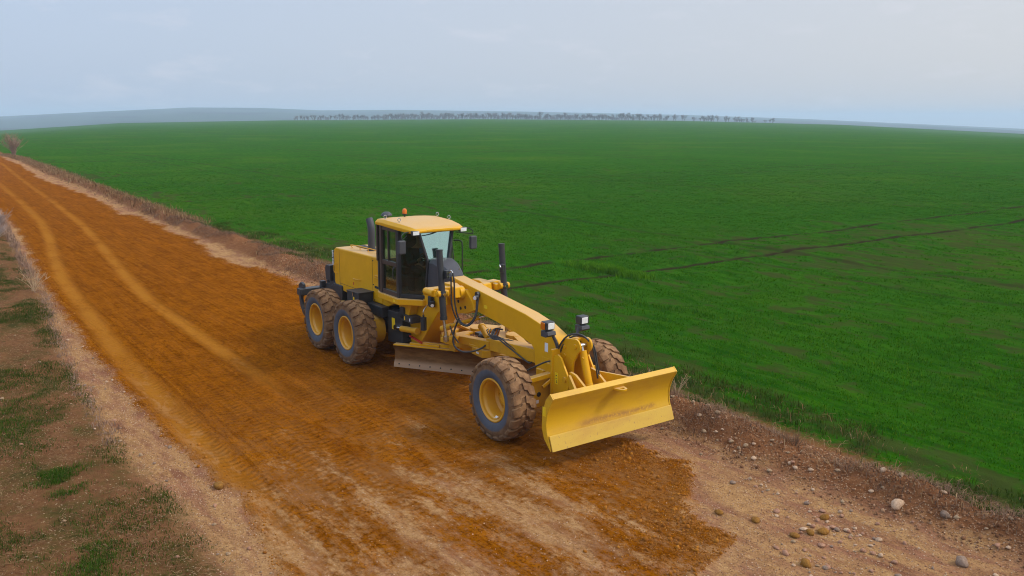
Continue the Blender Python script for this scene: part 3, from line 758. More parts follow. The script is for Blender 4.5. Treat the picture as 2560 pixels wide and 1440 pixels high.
# cowl between windscreen and gooseneck
mb = MB()
def cowl_sec(x, zt, w, zb): return [(x, -w, zb), (x, -w, zt - .10), (x, -w * .72, zt - .02), (x, 0, zt), (x, w * .72, zt - .02), (x, w, zt - .10), (x, w, zb)]
S = [cowl_sec(2.52, 2.34, .22, 1.70), cowl_sec(2.63, 2.42, .225, 1.72), cowl_sec(2.82, 2.44, .25, 1.74), cowl_sec(3.02, 2.385, .235, 1.78), cowl_sec(3.18, 2.29, .20, 1.85), cowl_sec(3.36, 2.17, .155, 1.95)]
vs = [p for q in S for p in q]; fs = []
for i in range(len(S) - 1):
    for k in range(7): fs.append((i * 7 + k, i * 7 + (k + 1) % 7, (i + 1) * 7 + (k + 1) % 7, (i + 1) * 7 + k))
fs += [tuple(range(7)), tuple(range(len(vs) - 1, len(vs) - 8, -1))]
mb.add(vs, fs); cw = mb.build('cowl', GY, GR, bevel=.006)
for y in (-.1, .1):
    mb = MB(); mb.cyl((3.22, y, 2.25), (3.22, y, 2.278), .01, n=8); mb.build('bolt', M['steel'], cw)
# platform: yellow sill round the cab foot
mb = MB()
mb.prism([(1.10, -.58), (1.30, -.68), (2.20, -.71), (2.58, -.36), (2.58, -.26), (2.10, -.60), (1.14, -.56)], 1.47, 1.585, 'z')
mb.prism([(1.10, .58), (1.30, .68), (2.20, .71), (2.58, .36), (2.58, .26), (2.10, .60), (1.14, .56)], 1.47, 1.585, 'z')
mb.prism([(1.05, -.56), (2.1, -.56), (2.5, -.25), (2.5, .25), (2.1, .56), (1.05, .56)], 1.46, 1.555, 'z')
mb.prism([(1.85, 1.22), (1.75, 1.46), (2.3, 1.46), (2.2, 1.22)], -.46, -.28); mb.prism([(1.85, 1.22), (1.75, 1.46), (2.3, 1.46), (2.2, 1.22)], .28, .46)
mb.prism([(.98, 1.22), (.98, 1.6), (1.2, 1.56), (1.6, 1.44), (1.5, 1.34), (1.2, 1.22)], -.40, .40)
pf = mb.build('cab_platform', Yl, GR, bevel=.010)
mb = MB(); mb.box((2.06, -.706, 1.53), (.07, .006, .05)); mb.build('decal', M['decal'], pf)
# roof
rf = MB()
def rsec(x, zt, w, h): return [(x, -w, zt - h), (x, -w - .005, zt - h * .55), (x, -w + .05, zt - .012), (x, -w * .5, zt), (x, w * .5, zt), (x, w - .05, zt - .012), (x, w + .005, zt - h * .55), (x, w, zt - h)]
S = [rsec(1.10, 3.02, .56, .05), rsec(1.14, 3.09, .62, .125), rsec(1.5, 3.115, .655, .14), rsec(2.15, 3.09, .65, .145), rsec(2.52, 3.055, .60, .13), rsec(2.64, 3.03, .57, .10), rsec(2.70, 2.99, .55, .045)]
vs = [p for q in S for p in q]; fs = []; m = 8
for i in range(len(S) - 1):
    for k in range(m): fs.append((i * m + k, i * m + (k + 1) % m, (i + 1) * m + (k + 1) % m, (i + 1) * m + k))
fs += [tuple(range(m)), tuple(range(len(vs) - 1, len(vs) - 1 - m, -1))]
rf.add(vs, fs)
# the raised arch over the windscreen's middle
roof = rf.build('roof', Yl, CAB, bevel=.012, seg=3)
mb = MB(); mb.prism([(2.66, 2.952), (2.705, 2.96), (2.70, 3.0), (2.6, 3.03)], -.30, .30); mb.build('roof_lip', Yl, roof, bevel=.008)
for y in (-.54, .54):
    mb = MB(); mb.box((2.655, y, 2.945), (.08, .15, .085)); wl = mb.build('work_lamp', BK, roof, bevel=.008)
    mb = MB(); mb.box((2.698, y, 2.945), (.010, .135, .070)); mb.build('lens', M['reflector'], wl)
for q in ((1.475, -.56, 3.09), (2.01, -.53, 3.08), (1.64, .57, 3.095), (2.07, .59, 3.07)):
    mb = MB(); mb.cyl((q[0], q[1], q[2] - .02), (q[0], q[1], q[2] + .03), .009, n=8)
    ring = [(q[0], q[1] + .032 * math.cos(a), q[2] + .06 + .032 * math.sin(a)) for a in [2 * math.pi * k / 14 for k in range(15)]]
    mb.tube(ring, .008, 6, 1); mb.build('lifting_eye', M['steel'], roof)
# beacon and dome on the rear of the roof
mb = MB(); mb.cyl((1.27, 0, 3.07), (1.27, 0, 3.15), .018, n=10); mb.cyl((1.27, 0, 3.145), (1.27, 0, 3.165), .055, n=20)
bc = mb.build('beacon', BK, roof)
mb = MB(); mb.lathe([(.0, .105), (.02, .103), (.040, .088), (.047, .06), (.047, .0), (.0, .0)], (1.27, 0, 3.166), 'z', 20); mb.build('amber_dome', M['amber'], bc)
mb = MB(); mb.cyl((1.04, -.30, 2.98), (1.04, -.30, 3.12), .03, n=12); mb.lathe([(0, .085), (.05, .078), (.095, .05), (.115, .015), (.115, 0), (.05, -.02), (0, -.02)], (1.04, -.30, 3.12), 'z', 28)
mb.box((1.12, -.30, 3.0), (.2, .05, .03)); mb.build('antenna_dome', M['grey'], roof)
# mirrors
for sd in (-1, 1):
    mb = MB()
    cx, cz = 2.62, (2.685 if sd < 0 else 2.655)
    mb.box((cx, sd * .815, cz), (.075, .16, .27)); mr = mb.build('mirror', GY, CAB, bevel=.03, seg=3)
    mb = MB(); mb.box((cx - .04, sd * .815, cz), (.006, .13, .23)); mb.build('mirror_glass', M['reflector'], mr)
    mb = MB()
    mb.tube([(2.50, sd * .56, 2.95), (2.56, sd * .72, 2.95), (2.61, sd * .81, 2.90), (2.62, sd * .81, 2.82)], .010, 6, 4)
    mb.tube([(2.36, sd * .56, 2.86), (2.56, sd * .74, 2.84), (2.62, sd * .81, 2.84)], .010, 6, 4)
    mb.build('mirror_arm', BK, mr)
mb = MB(); mb.tube([(2.24, .60, 2.67), (2.44, .63, 2.68), (2.52, .62, 2.58), (2.54, .60, 2.02)], .014, 8, 4); mb.build('handrail', BK, CAB)
mb = MB(); mb.tube([(2.24, -.66, 1.62), (2.28, -.67, 1.64)], .012, 6, 1); mb.build('foot_bracket', BK, CAB)
# seat, console, wheel inside the cab
mb = MB(); mb.box((1.74, 0, 1.98), (.46, .46, .12)); mb.box((1.54, 0, 2.33), (.12, .46, .62)); mb.box((1.53, 0, 2.70), (.09, .26, .16)); mb.box((1.75, 0, 1.76), (.3, .3, .3))
mb.build('seat', M['interior'], CAB, bevel=.03)
mb = MB(); mb.box((2.33, 0, 1.95), (.16, .22, .6), Matrix.Rotation(.2, 3, 'Y')); mb.box((2.35, -.02, 2.30), (.12, .42, .10), Matrix.Rotation(.5, 3, 'Y')); mb.box((1.75, -.36, 2.1), (.5, .14, .12)); mb.box((1.75, .36, 2.1), (.5, .14, .12))
con = mb.build('console', M['interior'], CAB, bevel=.012)
for i in range(6):
    for j in range(2):
        mb = MB(); mb.box((2.385 - .02 * j, -.2 + .065 * i, 2.345 + .035 * j), (.012, .022, .012)); mb.build('switch', M['white'], con)
mb = MB(); ring = []
for k in range(25):
    a = 2 * math.pi * k / 24; v = Vector((.16 * math.cos(a), .17 * math.sin(a), 0)); v = Matrix.Rotation(.5, 3, 'Y') @ v; ring.append(Vector((2.22, 0, 2.36)) + v)
mb.tube(ring, .014, 8, 1); mb.cyl((2.22, 0, 2.36), (2.28, 0, 2.24), .02, n=8)
for k in (0, 8, 16): mb.cyl((2.22, 0, 2.36), ring[k], .010, n=6)
mb.build('steering_wheel', M['rubber'], CAB)
# work lamp at the cab's foot
mb = MB(); mb.box((2.95, -.36, 1.58), (.10, .10, .12)); mb.box((2.86, -.33, 1.62), (.12, .08, .2)); fl = mb.build('foot_lamp', BK, GR, bevel=.015)
mb = MB(); mb.cyl((2.99, -.38, 1.56), (3.01, -.385, 1.56), .032, n=16); mb.build('lens', M['reflector'], fl)

# ---- lift arms and cylinders
for sd in (-1, 1):
    mb = MB()
    mb.cyl((3.78, sd * .18, 1.93), (3.78, sd * .30, 1.93), .13, n=28)
    mb.prism([(3.90, 1.86), (3.86, 2.05), (3.70, 2.10), (3.45, 2.09), (3.36, 2.05), (3.36, 1.90), (3.50, 1.84), (3.7, 1.82)], sd * .24, sd * .42)
    mb.beam((3.72, sd * .30, 1.98), (3.50, sd * .78, 1.96), .22, .17, w1=.20, h1=.13)
    mb.cyl((3.40, sd * .76, 1.96), (3.72, sd * .76, 1.96), .07, n=18)
    mb.beam((3.52, sd * .62, 1.96), (3.86, sd * .56, 1.96), .10, .12)
    arm = mb.build('lift_arm', Yl, GR, bevel=.018)
    mb = MB(); mb.cyl((3.88, sd * .58, 1.98), (3.88, sd * .80, 1.98), .062, n=20)
    for z_ in (1.98,): mb.cyl((3.88, sd * .80, z_), (3.88, sd * .815, z_), .04, n=14)
    mb.build('trunnion', Yl, arm, bevel=.01)
    mb = MB(); mb.cyl((3.90, sd * .69, 1.98), (3.985, sd * .69, 1.975), .035, n=16); mb.build('trunnion_pin', M['steel'], arm)
    xt, xb = 3.80, 3.93
    mb = MB(); mb.cyl((xt, sd * .69, 2.775), (xb, sd * .69, 1.52), .060, n=24); mb.cyl((xt, sd * .69, 2.78), (xt + .002, sd * .69, 2.755), .064, n=24)
    mb.cyl((xb - .004, sd * .69, 1.56), (xb + .002, sd * .69, 1.50), .068, n=24); mb.cyl((3.884, sd * .69, 2.02), (3.892, sd * .69, 1.94), .075, n=24)
    lc = mb.build('lift_cylinder', M['black'], GR)
    zb = 1.02; yb = sd * .62 if sd < 0 else sd * .78
    mb = MB(); mb.cyl((xb, sd * .69, 1.51), (3.97, sd * .69 + .02, 1.16), .028, n=14); mb.cyl((3.97, sd * .69 + .02, 1.20), (3.975, sd * .69 + .02, 1.10), .05, n=16); mb.build('rod', M['steel'], lc)
    mb = MB(); mb.box((3.93, sd * .62, 2.33), (.10, .07, .16)); mb.build('valve', BK, lc, bevel=.01)
    mb = MB()
    for i in range(2):
        for j in range(2): mb.cyl((3.98, sd * .62 - .018 + .036 * i, 2.30 + .07 * j), (3.99, sd * .62 - .018 + .036 * i, 2.30 + .07 * j), .010, n=8)
    mb.tube([(3.93, sd * .57, 2.36), (3.96, sd * .54, 2.40), (4.0, sd * .53, 2.36)], .014, 8, 4)
    mb.build('fitting', M['steel'], lc)

# hoses
def hose(pts, r, parent=GR, name='hydraulic_hose'):
    mb = MB(); mb.tube(pts, r, 8, 6); return mb.build(name, M['rubber'], parent)
hose([(4.0, -.53, 2.36), (4.03, -.52, 2.2), (4.02, -.50, 1.8), (4.08, -.45, 1.5), (4.25, -.38, 1.42), (4.36, -.28, 1.6), (4.32, -.22, 1.85), (4.28, -.17, 1.97)], .016)
hose([(3.99, -.56, 2.30), (3.99, -.56, 2.1), (4.0, -.55, 1.75), (4.08, -.48, 1.48), (4.28, -.40, 1.41), (4.40, -.30, 1.58), (4.36, -.22, 1.86), (4.31, -.17, 1.98)], .014)
hose([(4.05, -.45, 1.50), (3.98, -.50, 1.25), (4.02, -.52, 1.0), (4.2, -.40, .90), (4.38, -.15, .98), (4.30, .1, 1.12), (4.22, .25, 1.25), (4.4, .3, 1.27)], .017)
for k in range(5):
    d = .035 * k
    hose([(4.10 + d, .18 + d, 1.24), (4.25 + d, .05 + d * .8, 1.25 - d * .5), (4.5, -.02 + d * .6, 1.18 + d * .2), (4.75, .0 + d, 1.17), (4.85 + d, .12, 1.20)], .011)
hose([(3.75, -.42, 1.25), (3.85, -.5, 1.32), (3.98, -.52, 1.20), (4.05, -.45, 1.05)], .014)
hose([(4.85, -.10, 1.24), (5.3, -.11, 1.13), (5.75, -.11, 1.02), (5.85, -.1, 1.05)], .014)
hose([(4.85, -.06, 1.25), (5.3, -.07, 1.15), (5.72, -.07, 1.04), (5.85, -.06, 1.07)], .012)
hose([(6.60, -.16, 1.30), (6.68, -.18, 1.52), (6.80, -.10, 1.71), (6.98, .02, 1.74), (7.10, .13, 1.60), (7.16, .17, 1.35), (7.22, .18, 1.05)], .015)
hose([(6.62, -.13, 1.30), (6.70, -.14, 1.50), (6.82, -.06, 1.68), (7.0, .05, 1.71), (7.12, .16, 1.58), (7.18, .20, 1.30), (7.24, .21, 1.02)], .013)
hose([(6.58, -.18, 1.24), (6.45, -.25, 1.22), (6.25, -.36, 1.10), (6.05, -.42, .98), (5.85, -.42, .90)], .014)
hose([(6.62, -.20, 1.40), (6.62, -.19, 1.28), (6.60, -.18, 1.18)], .016)
mb = MB(); mb.cyl((4.27, -.14, 1.97), (4.27, -.20, 1.97), .05, n=18); mb.cyl((4.30, -.20, 1.93), (4.32, -.26, 1.92), .042, n=18); kn = mb.build('side_lamp', BK, neck)
mb = MB(); mb.cyl((4.32, -.26, 1.92), (4.325, -.268, 1.918), .035, n=18); mb.build('lens', M['reflector'], kn)
# saddle side cylinder (tilt link) from the arm to the circle's side
mb = MB(); mb.cyl((3.62, -.36, 1.27), (4.05, .02, 1.47), .042, n=18); mb.cyl((3.48, -.48, 1.20), (3.64, -.34, 1.28), .06, n=18)
cs = mb.build('centre_shift_cylinder', YD, GR, bevel=.006)
mb = MB(); mb.cyl((4.05, .02, 1.47), (4.18, .14, 1.53), .022, n=12); mb.build('rod', M['steel'], cs)
mb = MB(); mb.prism([(4.14, 1.50), (4.22, 1.50), (4.24, 1.64), (4.12, 1.64)], .08, .20); mb.build('lug', Yl, cs, bevel=.006)

# ---- drawbar, circle, moldboard
CC = Vector((3.12, .60, 0))
db = MB()
db.beam((5.93, 0, 1.17), (4.35, .12, 1.03), .22, .24, h1=.22, w1=.30)
db.beam((4.45, .02, 1.03), (3.45, -.12, .97), .16, .15); db.beam((4.45, .24, 1.03), (3.2, 1.22, .97), .16, .15)
db.prism([(3.75, .0), (3.95, -.16), (4.5, .0), (4.5, .3), (3.9, .95), (3.72, .9), (3.86, .45)], .915, .965, 'z')
db.beam((3.95, .50, .94), (2.45, .62, .94), .22, .06); db.cyl((3.12, .60, .90), (3.12, .60, 1.02), .16, n=28); db.beam((3.12, 1.3, .94), (3.12, .0, .94), .14, .05)
db.beam((3.62, -.52, 1.02), (3.50, .1, 1.0), .16, .10); db.prism([(3.50, .96), (3.62, 1.20), (3.70, 1.20), (3.80, .96)], -.50, -.46)
db.prism([(3.50, .96), (3.62, 1.20), (3.70, 1.20), (3.80, .96)], -.34, -.30)
db.cyl((3.90, -.60, 1.10), (3.90, -.48, 1.10), .07, n=16); db.beam((3.60, -.45, 1.05), (3.95, -.60, 1.08), .12, .10)
drawbar = db.build('drawbar', YD, GR, bevel=.012)
ci = MB(); ci.lathe([(.50, .78), (.74, .78), (.74, .905), (.70, .912), (.50, .905)], CC, 'z', 72, closed=True)
circle = ci.build('turntable_ring', YD, GR, bevel=.006)
mb = MB()
for k in range(48):
    a = 2 * math.pi * k / 48; q = CC + Vector((.742 * math.cos(a), .742 * math.sin(a), .86))
    mb.cyl(q, q + Vector((.016 * math.cos(a), .016 * math.sin(a), 0)), .013, n=6)
mb.build('bolt_row', Yl, circle)
mb = MB(); mb.prism([(3.82, .02), (4.02, -.14), (4.40, -.16), (4.48, -.02), (4.36, .30), (4.0, .34)], .79, .93, 'z'); gb = mb.build('circle_gearbox', YD, GR, bevel=.012)
mb = MB(); mb.cyl((4.12, .08, .93), (4.12, .08, .99), .11, n=8); mb.box((4.30, .10, .97), (.22, .18, .06)); mb.build('gearbox_cap', YD, gb, bevel=.006)
mb = MB(); mb.box((4.24, -.157, .86), (.09, .006, .035), Matrix.Rotation(-.05, 3, 'Z')); mb.build('label', M['white'], gb)
for q0, q1 in (((3.72, .30, 1.17), (4.14, .16, 1.06)), ((4.02, .72, 1.24), (4.42, .52, 1.18))):
    mb = MB(); a, b = Vector(q0), Vector(q1); mb.cyl(a, b, .062, n=20); mb.cyl(a, a + (b - a).normalized() * -.06, .075, n=20)
    cc_ = mb.build('hydraulic_motor', YD, GR, bevel=.006)
    mb = MB(); mb.cyl(b, b + (b - a).normalized() * .14, .028, n=12); mb.build('rod', M['steel'], cc_)
mb = MB(); mb.cyl((4.62, .42, 1.05), (4.62, .42, 1.22), .17, n=32); mb.beam((4.62, .42, 1.2), (5.3, .2, 1.14), .14, .05); mb.build('swivel_plate', YD, drawbar, bevel=.01)
mb = MB(); mb.box((3.9, .3, 1.0), (.35, .12, .12), Matrix.Rotation(.8, 3, 'Z')); mb.box((3.5, .45, .98), (.25, .2, .06)); mb.build('swivel_block', M['rubber'], drawbar, bevel=.01)
# moldboard
ma = R(34.5); ux = Vector((math.cos(ma), math.sin(ma), 0)); un = Vector((math.sin(ma), -math.cos(ma), 0))
p0 = Vector((1.96, -.68, 0)); L = 3.25
prof = [(.06, .60), (.03, .585), (-.02, .50), (-.035, .40), (-.02, .30), (.02, .22), (.035, .15)]
mb = MB(); vs = []
for t in (0, L):
    for d, z_ in prof: vs.append(p0 + ux * t + un * d + Vector((0, 0, z_)))
    for d, z_ in reversed(prof): vs.append(p0 + ux * t + un * (d - .03) + Vector((0, 0, z_)))
m = len(prof) * 2; fs = [tuple(range(m)), tuple(range(2 * m - 1, m - 1, -1))] + [(i, m + i, m + (i + 1) % m, (i + 1) % m) for i in range(m)]
mb.add(vs, fs); mold = mb.build('moldboard', M['moldboard'], GR, ang=50)
mb = MB()
for k in range(14):
    q = p0 + ux * (.12 + k * .23) + un * .022 + Vector((0, 0, .22)); mb.cyl(q, q + un * .012, .014, n=8)
mb.build('bolt_row', M['interior'], mold)
mb = MB(); mb.beam(p0 + ux * .0 + Vector((0, 0, .61)) - un * .03, p0 + ux * L + Vector((0, 0, .61)) - un * .03, .14, .03)
mb.beam(p0 + ux * .5 - un * .10 + Vector((0, 0, .64)), p0 + ux * 2.9 - un * .10 + Vector((0, 0, .64)), .10, .10)
mb.beam(p0 + ux * .35 - un * .02 + Vector((0, 0, .65)), p0 + ux * 1.0 - un * .02 + Vector((0, 0, .65)), .05, .05)
mb.build('slide_rail', Yl, mold, bevel=.008)
mb = MB()
for t in (.75, 2.15): mb.prism([(CC.x - .1, .62), (CC.x + .1, .62), (CC.x + .16, .82), (CC.x - .16, .82)], CC.y - .62 + (t > 1) * 1.1, CC.y - .50 + (t > 1) * 1.1)
mb.build('moldboard_bracket', YD, GR, bevel=.01)

# ---- front axle
mb = MB()
mb.prism([(-.74, .56), (-.74, .80), (-.45, .90), (.45, .90), (.74, .80), (.74, .56), (.4, .48), (-.4, .48)], 6.12, 6.34, 'x')
mb.cyl((6.1, 0, .68), (6.4, 0, .68), .2, n=24)
mb.prism([(6.36, .45), (6.36, .98), (6.52, 1.02), (6.52, .5)], -.62, -.18)
mb.prism([(6.36, .45), (6.36, .98), (6.52, 1.02), (6.52, .5)], .18, .62)
axle = mb.build('front_axle', YD, GR, bevel=.015)
for sd in (-1, 1):
    mb = MB(); mb.cyl((6.216, sd * .7, .672), (6.216, sd * .94, .672), .14, n=24); mb.box((6.216, sd * .72, .68), (.22, .14, .36)); mb.build('knuckle', YD, axle, bevel=.015)
    mb = MB(); mb.beam((6.46, sd * .70, .99), (6.44, sd * .10, 1.02), .10, .035); mb.beam((6.58, sd * .70, 1.0), (6.62, sd * .16, 1.05), .03, .07); mb.beam((6.60, sd * .45, .86), (6.62, sd * .14, 1.04), .03, .05); mb.build('tie_rod', Yl, axle, bevel=.005)
mb = MB(); mb.cyl((6.522, -.47, .72), (6.53, -.47, .72), .04, n=16); mb.build('axle_hole', M['interior'], axle)
mb = MB(); mb.box((6.524, -.50, .60), (.006, .055, .055)); mb.build('label', M['white'], axle)

# ---- nose: dozer mount
for sd in (-1, 1):
    mb = MB()   # tall upper plates with a rounded head
    head = [(7.02 + .12 * math.cos(a), 1.58 + .12 * math.sin(a)) for a in [R(q) for q in range(110, -61, -17)]]
    mb.prism([(6.62, 1.0), (6.62, 1.50), (6.72, 1.66)] + head + [(6.98, 1.30), (6.96, 1.1), (7.03, .86), (6.8, .8)], sd * .10, sd * .135)
    pl = mb.build('mount_plate', Yl, GR, bevel=.006)
    mb = MB(); mb.cyl((7.02, sd * .13, 1.58), (7.02, sd * .155, 1.58), .04, n=16); mb.cyl((6.76, sd * .13, 1.52), (6.76, sd * .15, 1.52), .03, n=12); mb.cyl((6.76, sd * .13, 1.38), (6.76, sd * .15, 1.38), .03, n=12); mb.cyl((6.92, sd * .13, 1.36), (6.92, sd * .14, 1.36), .014, n=8); mb.build('pin', Yl, pl)
    mb = MB()   # lower pivot plates
    mb.prism([(6.62, .62), (6.62, 1.30), (6.68, 1.38), (6.78, 1.42), (6.86, 1.38), (7.06, 1.08), (7.08, 1.0), (6.96, .62)], sd * .26, sd * .295)
    mb.box((6.645, sd * .215, 1.06), (.05, .20, .84))
    lp = mb.build('pivot_plate', Yl, GR, bevel=.006)
    mb = MB(); mb.cyl((6.97, sd * .2, 1.05), (6.97, sd * .32, 1.05), .045, n=16); mb.build('pivot_pin', YD, lp)
    if sd < 0:
        mb = MB(); mb.box((6.76, -.2975, 1.02), (.07, .004, .19)); mb.build('warning_decal', M['decal'], lp)
        mb = MB(); mb.box((6.76, -.300, 1.07), (.03, .003, .012)); mb.box((6.76, -.300, 1.02), (.045, .003, .006)); mb.box((6.76, -.300, .97), (.012, .003, .04)); mb.box((6.775, -.300, .955), (.02, .003, .01)); mb.build('decal_mark', M['interior'], lp)
    mb = MB()   # push arms to the blade
    mb.prism([(6.92, 1.0), (6.92, 1.12), (7.02, 1.18), (7.15, 1.16), (7.45, .98), (7.72, .92), (7.72, .55), (7.40, .55), (7.15, .86)], sd * .19, sd * .235)
    mb.beam((7.02, sd * .24, 1.04), (7.66, sd * .62, .96), .04, .20, h1=.26)
    mb.build('push_arm', Yl, GR, bevel=.006)
mb = MB(); mb.cyl((7.05, .0, 1.50), (7.22, .0, .98), .062, n=24); mb.cyl((7.215, 0, .99), (7.23, 0, .95), .068, n=24)
dc = mb.build('dozer_cylinder', Yl, GR, bevel=.006)
mb = MB(); mb.cyl((7.02, -.09, 1.58), (7.02, .09, 1.58), .035, n=16); mb.cyl((7.02, 0, 1.58), (7.05, 0, 1.49), .03, n=14); mb.build('rod', M['steel'], dc)
mb = MB(); mb.cyl((7.10, -.02, 1.40), (7.13, -.075, 1.40), .016, n=8); mb.cyl((7.24, -.1, .93), (7.24, .1, .93), .04, n=12); mb.beam((7.24, 0, .92), (7.6, 0, .8), .16, .10); mb.build('cylinder_foot', Yl, dc)
mb = MB(); mb.cyl((6.7, .05, 1.62), (6.9, .05, 1.62), .05, n=14); mb.box((6.8, 0, 1.60), (.2, .2, .05)); mb.build('nose_block', Yl, GR, bevel=.008)
# headlamps
for sd in (-1, 1):
    mb = MB()
    mb.tube([(6.64, sd * .18, 1.42), (6.63, sd * .20, 1.55), (6.60, sd * .29, 1.76)], .028, 10, 4)
    mb.prism([(6.52, 1.69), (6.52, 1.79), (6.69, 1.79), (6.71, 1.73), (6.64, 1.69)], sd * .27, sd * .44)
    hb = mb.build('headlamp', M['grey'], GR, bevel=.012)
    mb = MB(); mb.box((6.60, sd * .36, 1.875), (.15, .18, .14)); mb.build('housing', BK, hb, bevel=.02)
    mb = MB(); mb.box((6.678, sd * .35, 1.875), (.008, .125, .10)); mb.build('lens', M['reflector'], hb, bevel=.003)
    mb = MB(); mb.box((6.59, sd * .452, 1.875), (.10, .022, .11)); mb.build('indicator', M['amber'], hb, bevel=.004)

# ---- dozer blade
W = 1.25
front = [(7.90, 1.155), (7.875, 1.10), (7.80, .98), (7.755, .86), (7.74, .74), (7.755, .62), (7.79, .52)]
back = [(7.74, .52), (7.69, .62), (7.675, .74), (7.69, .88), (7.735, 1.02), (7.80, 1.13), (7.83, 1.215)]
mb = MB(); mb.prism(front + back, -W, W)
BL = mb.build('dozer_blade', M['blade'], GR, bevel=.004, ang=40)
mb = MB(); mb.prism([(7.795, .565), (7.815, .56), (7.895, .345), (7.875, .34)], -W - .004, W + .004); mb.build('cutting_edge', blade_mat('cutting_edge_paint', (.56, .35, .035), .60), BL, bevel=.003)
for sd in (-1, 1):
    mb = MB(); mb.prism([(7.905, 1.15), (7.83, 1.22), (7.73, 1.10), (7.655, .88), (7.645, .66), (7.70, .50), (7.80, .40), (7.86, .345), (7.80, .52), (7.765, .62), (7.75, .74), (7.765, .86), (7.81, .98), (7.88, 1.10)], sd * (W + .001), sd * (W + .022))
    mb.build('end_plate', M['blade'], BL, bevel=.003)
mb = MB(); mb.box((7.683, -.9 + 0, .8), (.02, .05, .5))
for yy in (-1.0, -.4, .4, 1.0): mb.box((7.66, yy, .80), (.05, .04, .5))
mb.box((7.65, 0, .98), (.06, 2.3, .10)); mb.box((7.66, 0, .60), (.06, 2.3, .10)); mb.build('back_rib', Yl, BL, bevel=.005)
# lifting lug: plate with a hole, standing out of the blade face
mb = MB()
o_ = [(7.86, -.11), (7.86, .11)] + [(7.965 + .062 * math.cos(a), .0 + .075 * math.sin(a)) for a in [R(q) for q in range(75, -76, -15)]]
cen = (7.955, 0.0); n = len(o_)
inner = []
for q in o_:
    d = Vector((q[0] - cen[0], (q[1] - cen[1]))).normalized(); inner.append((cen[0] + .034 * d.x, cen[1] + .042 * d.y))
yo, zo = .03, 1.075
vs = [(q[0], q[1] + yo, zo + h_) for h_ in (0, .03) for q in o_ + inner]
fs = []
for i in range(n):
    j = (i + 1) % n
    fs += [(i, j, n + j, n + i), (2 * n + i, 3 * n + i, 3 * n + j, 2 * n + j), (i, 2 * n + i, 2 * n + j, j), (n + i, n + j, 3 * n + j, 3 * n + i)]
mb.add(vs, fs); mb.build('lifting_lug', Yl, BL, bevel=.003)
mb = MB(); mb.box((7.70, -W - .024, .92), (.07, .003, .14)); mb.build('decal', M['decal'], BL)

# ---- scrap of paper lying in the near front rim
mb = MB(); q = Vector((6.31, -1.165, .388)); vs = []
for i in range(5):
    for j in range(5): vs.append(q + Vector((.02 * (i - 2) + .004 * random.random(), .014 * (j - 2) + .01 * random.random(), .012 + .028 * random.random())))
fs = [(i * 5 + j, i * 5 + j + 1, (i + 1) * 5 + j + 1, (i + 1) * 5 + j) for i in range(4) for j in range(4)]
mb.add(vs, fs); o = mb.build('paper_scrap', M['paper'], None, smooth=False); m_ = o.modifiers.new('s', 'SOLIDIFY'); m_.thickness = .003
tag(o, 'crumpled white paper scrap lying in the rim of the near front wheel', 'paper scrap')

# ------------------------------------------------------------------ driver
def skin_obj(name, nodes, edges, mat, parent=None, root=0, sub=2):
    me = bpy.data.meshes.new(name)
    o0 = ORG[parent.name] if parent else Vector((0, 0, 0))
    me.from_pydata([Vector(n[0]) - o0 for n in nodes], edges, [])
    o = bpy.data.objects.new(name, me); COL.objects.link(o); ORG[o.name] = o0
    if parent: o.parent = parent
    me.materials.append(mat)
    sk = o.modifiers.new('Skin', 'SKIN')
    lay = me.skin_vertices[0] if me.skin_vertices else None
    if lay is None:
        bpy.context.view_layer.objects.active = o
        import bmesh
        b = bmesh.new(); b.from_mesh(me); b.verts.layers.skin.verify(); b.to_mesh(me); b.free(); lay = me.skin_vertices[0]
    for i, n in enumerate(nodes):
        r = n[1]; lay.data[i].radius = (r, r) if not isinstance(r, tuple) else r
        lay.data[i].use_root = (i == root)
    sk.use_smooth_shade = True
    ss = o.modifiers.new('Sub', 'SUBSURF'); ss.levels = sub; ss.render_levels = sub
    return o
hx = 1.80
N_ = [((hx, 0, 2.10), (.13, .17)), ((hx, 0, 2.30), (.12, .15)), ((hx + .02, 0, 2.46), (.11, .16)), ((hx + .05, 0, 2.58), .055), ((hx + .09, 0, 2.66), .075), ((hx + .10, 0, 2.76), (.095, .078)), ((hx + .09, 0, 2.83), .07)]
E_ = [(0, 1), (1, 2), (2, 3), (3, 4), (4, 5), (5, 6)]
for sd in (-1, 1):
    k = len(N_)
    N_ += [((hx + .02, sd * .19, 2.46), .065), ((hx + .08, sd * .24, 2.22), .048), ((hx + .30, sd * .17, 2.30), .034), ((hx + .34, sd * .155, 2.33), .026), ((hx + .38, sd * .15, 2.36), (.018, .036)), ((hx + .16, sd * .10, 2.10), .08), ((hx + .46, sd * .13, 2.08), .06), ((hx + .55, sd * .13, 1.80), .045), ((hx + .58, sd * .13, 1.67), .04), ((hx + .72, sd * .13, 1.65), .032)]
    E_ += [(2, k), (k, k + 1), (k + 1, k + 2), (k + 2, k + 3), (k + 3, k + 4), (0, k + 5), (k + 5, k + 6), (k + 6, k + 7), (k + 7, k + 8), (k + 8, k + 9)]
    for f in range(4):
        a = len(N_); yy = sd * .15 + (f - 1.5) * .019; l = (.030, .036, .034, .026)[f]
        N_ += [((hx + .405, yy, 2.372), .0085), ((hx + .405 + l, yy, 2.368), .008), ((hx + .400 + l, yy, 2.340), .007)]
        E_ += [(k + 4, a), (a, a + 1), (a + 1, a + 2)]
    a = len(N_); N_ += [((hx + .375, sd * .125, 2.35), .009), ((hx + .40, sd * .108, 2.34), .008)]; E_ += [(k + 3, a), (a, a + 1)]
driver = skin_obj('person', N_, E_, M['skin'])
tag(driver, 'driver in dark jacket and blue shirt seated in the cab holding the steering wheel', 'person')
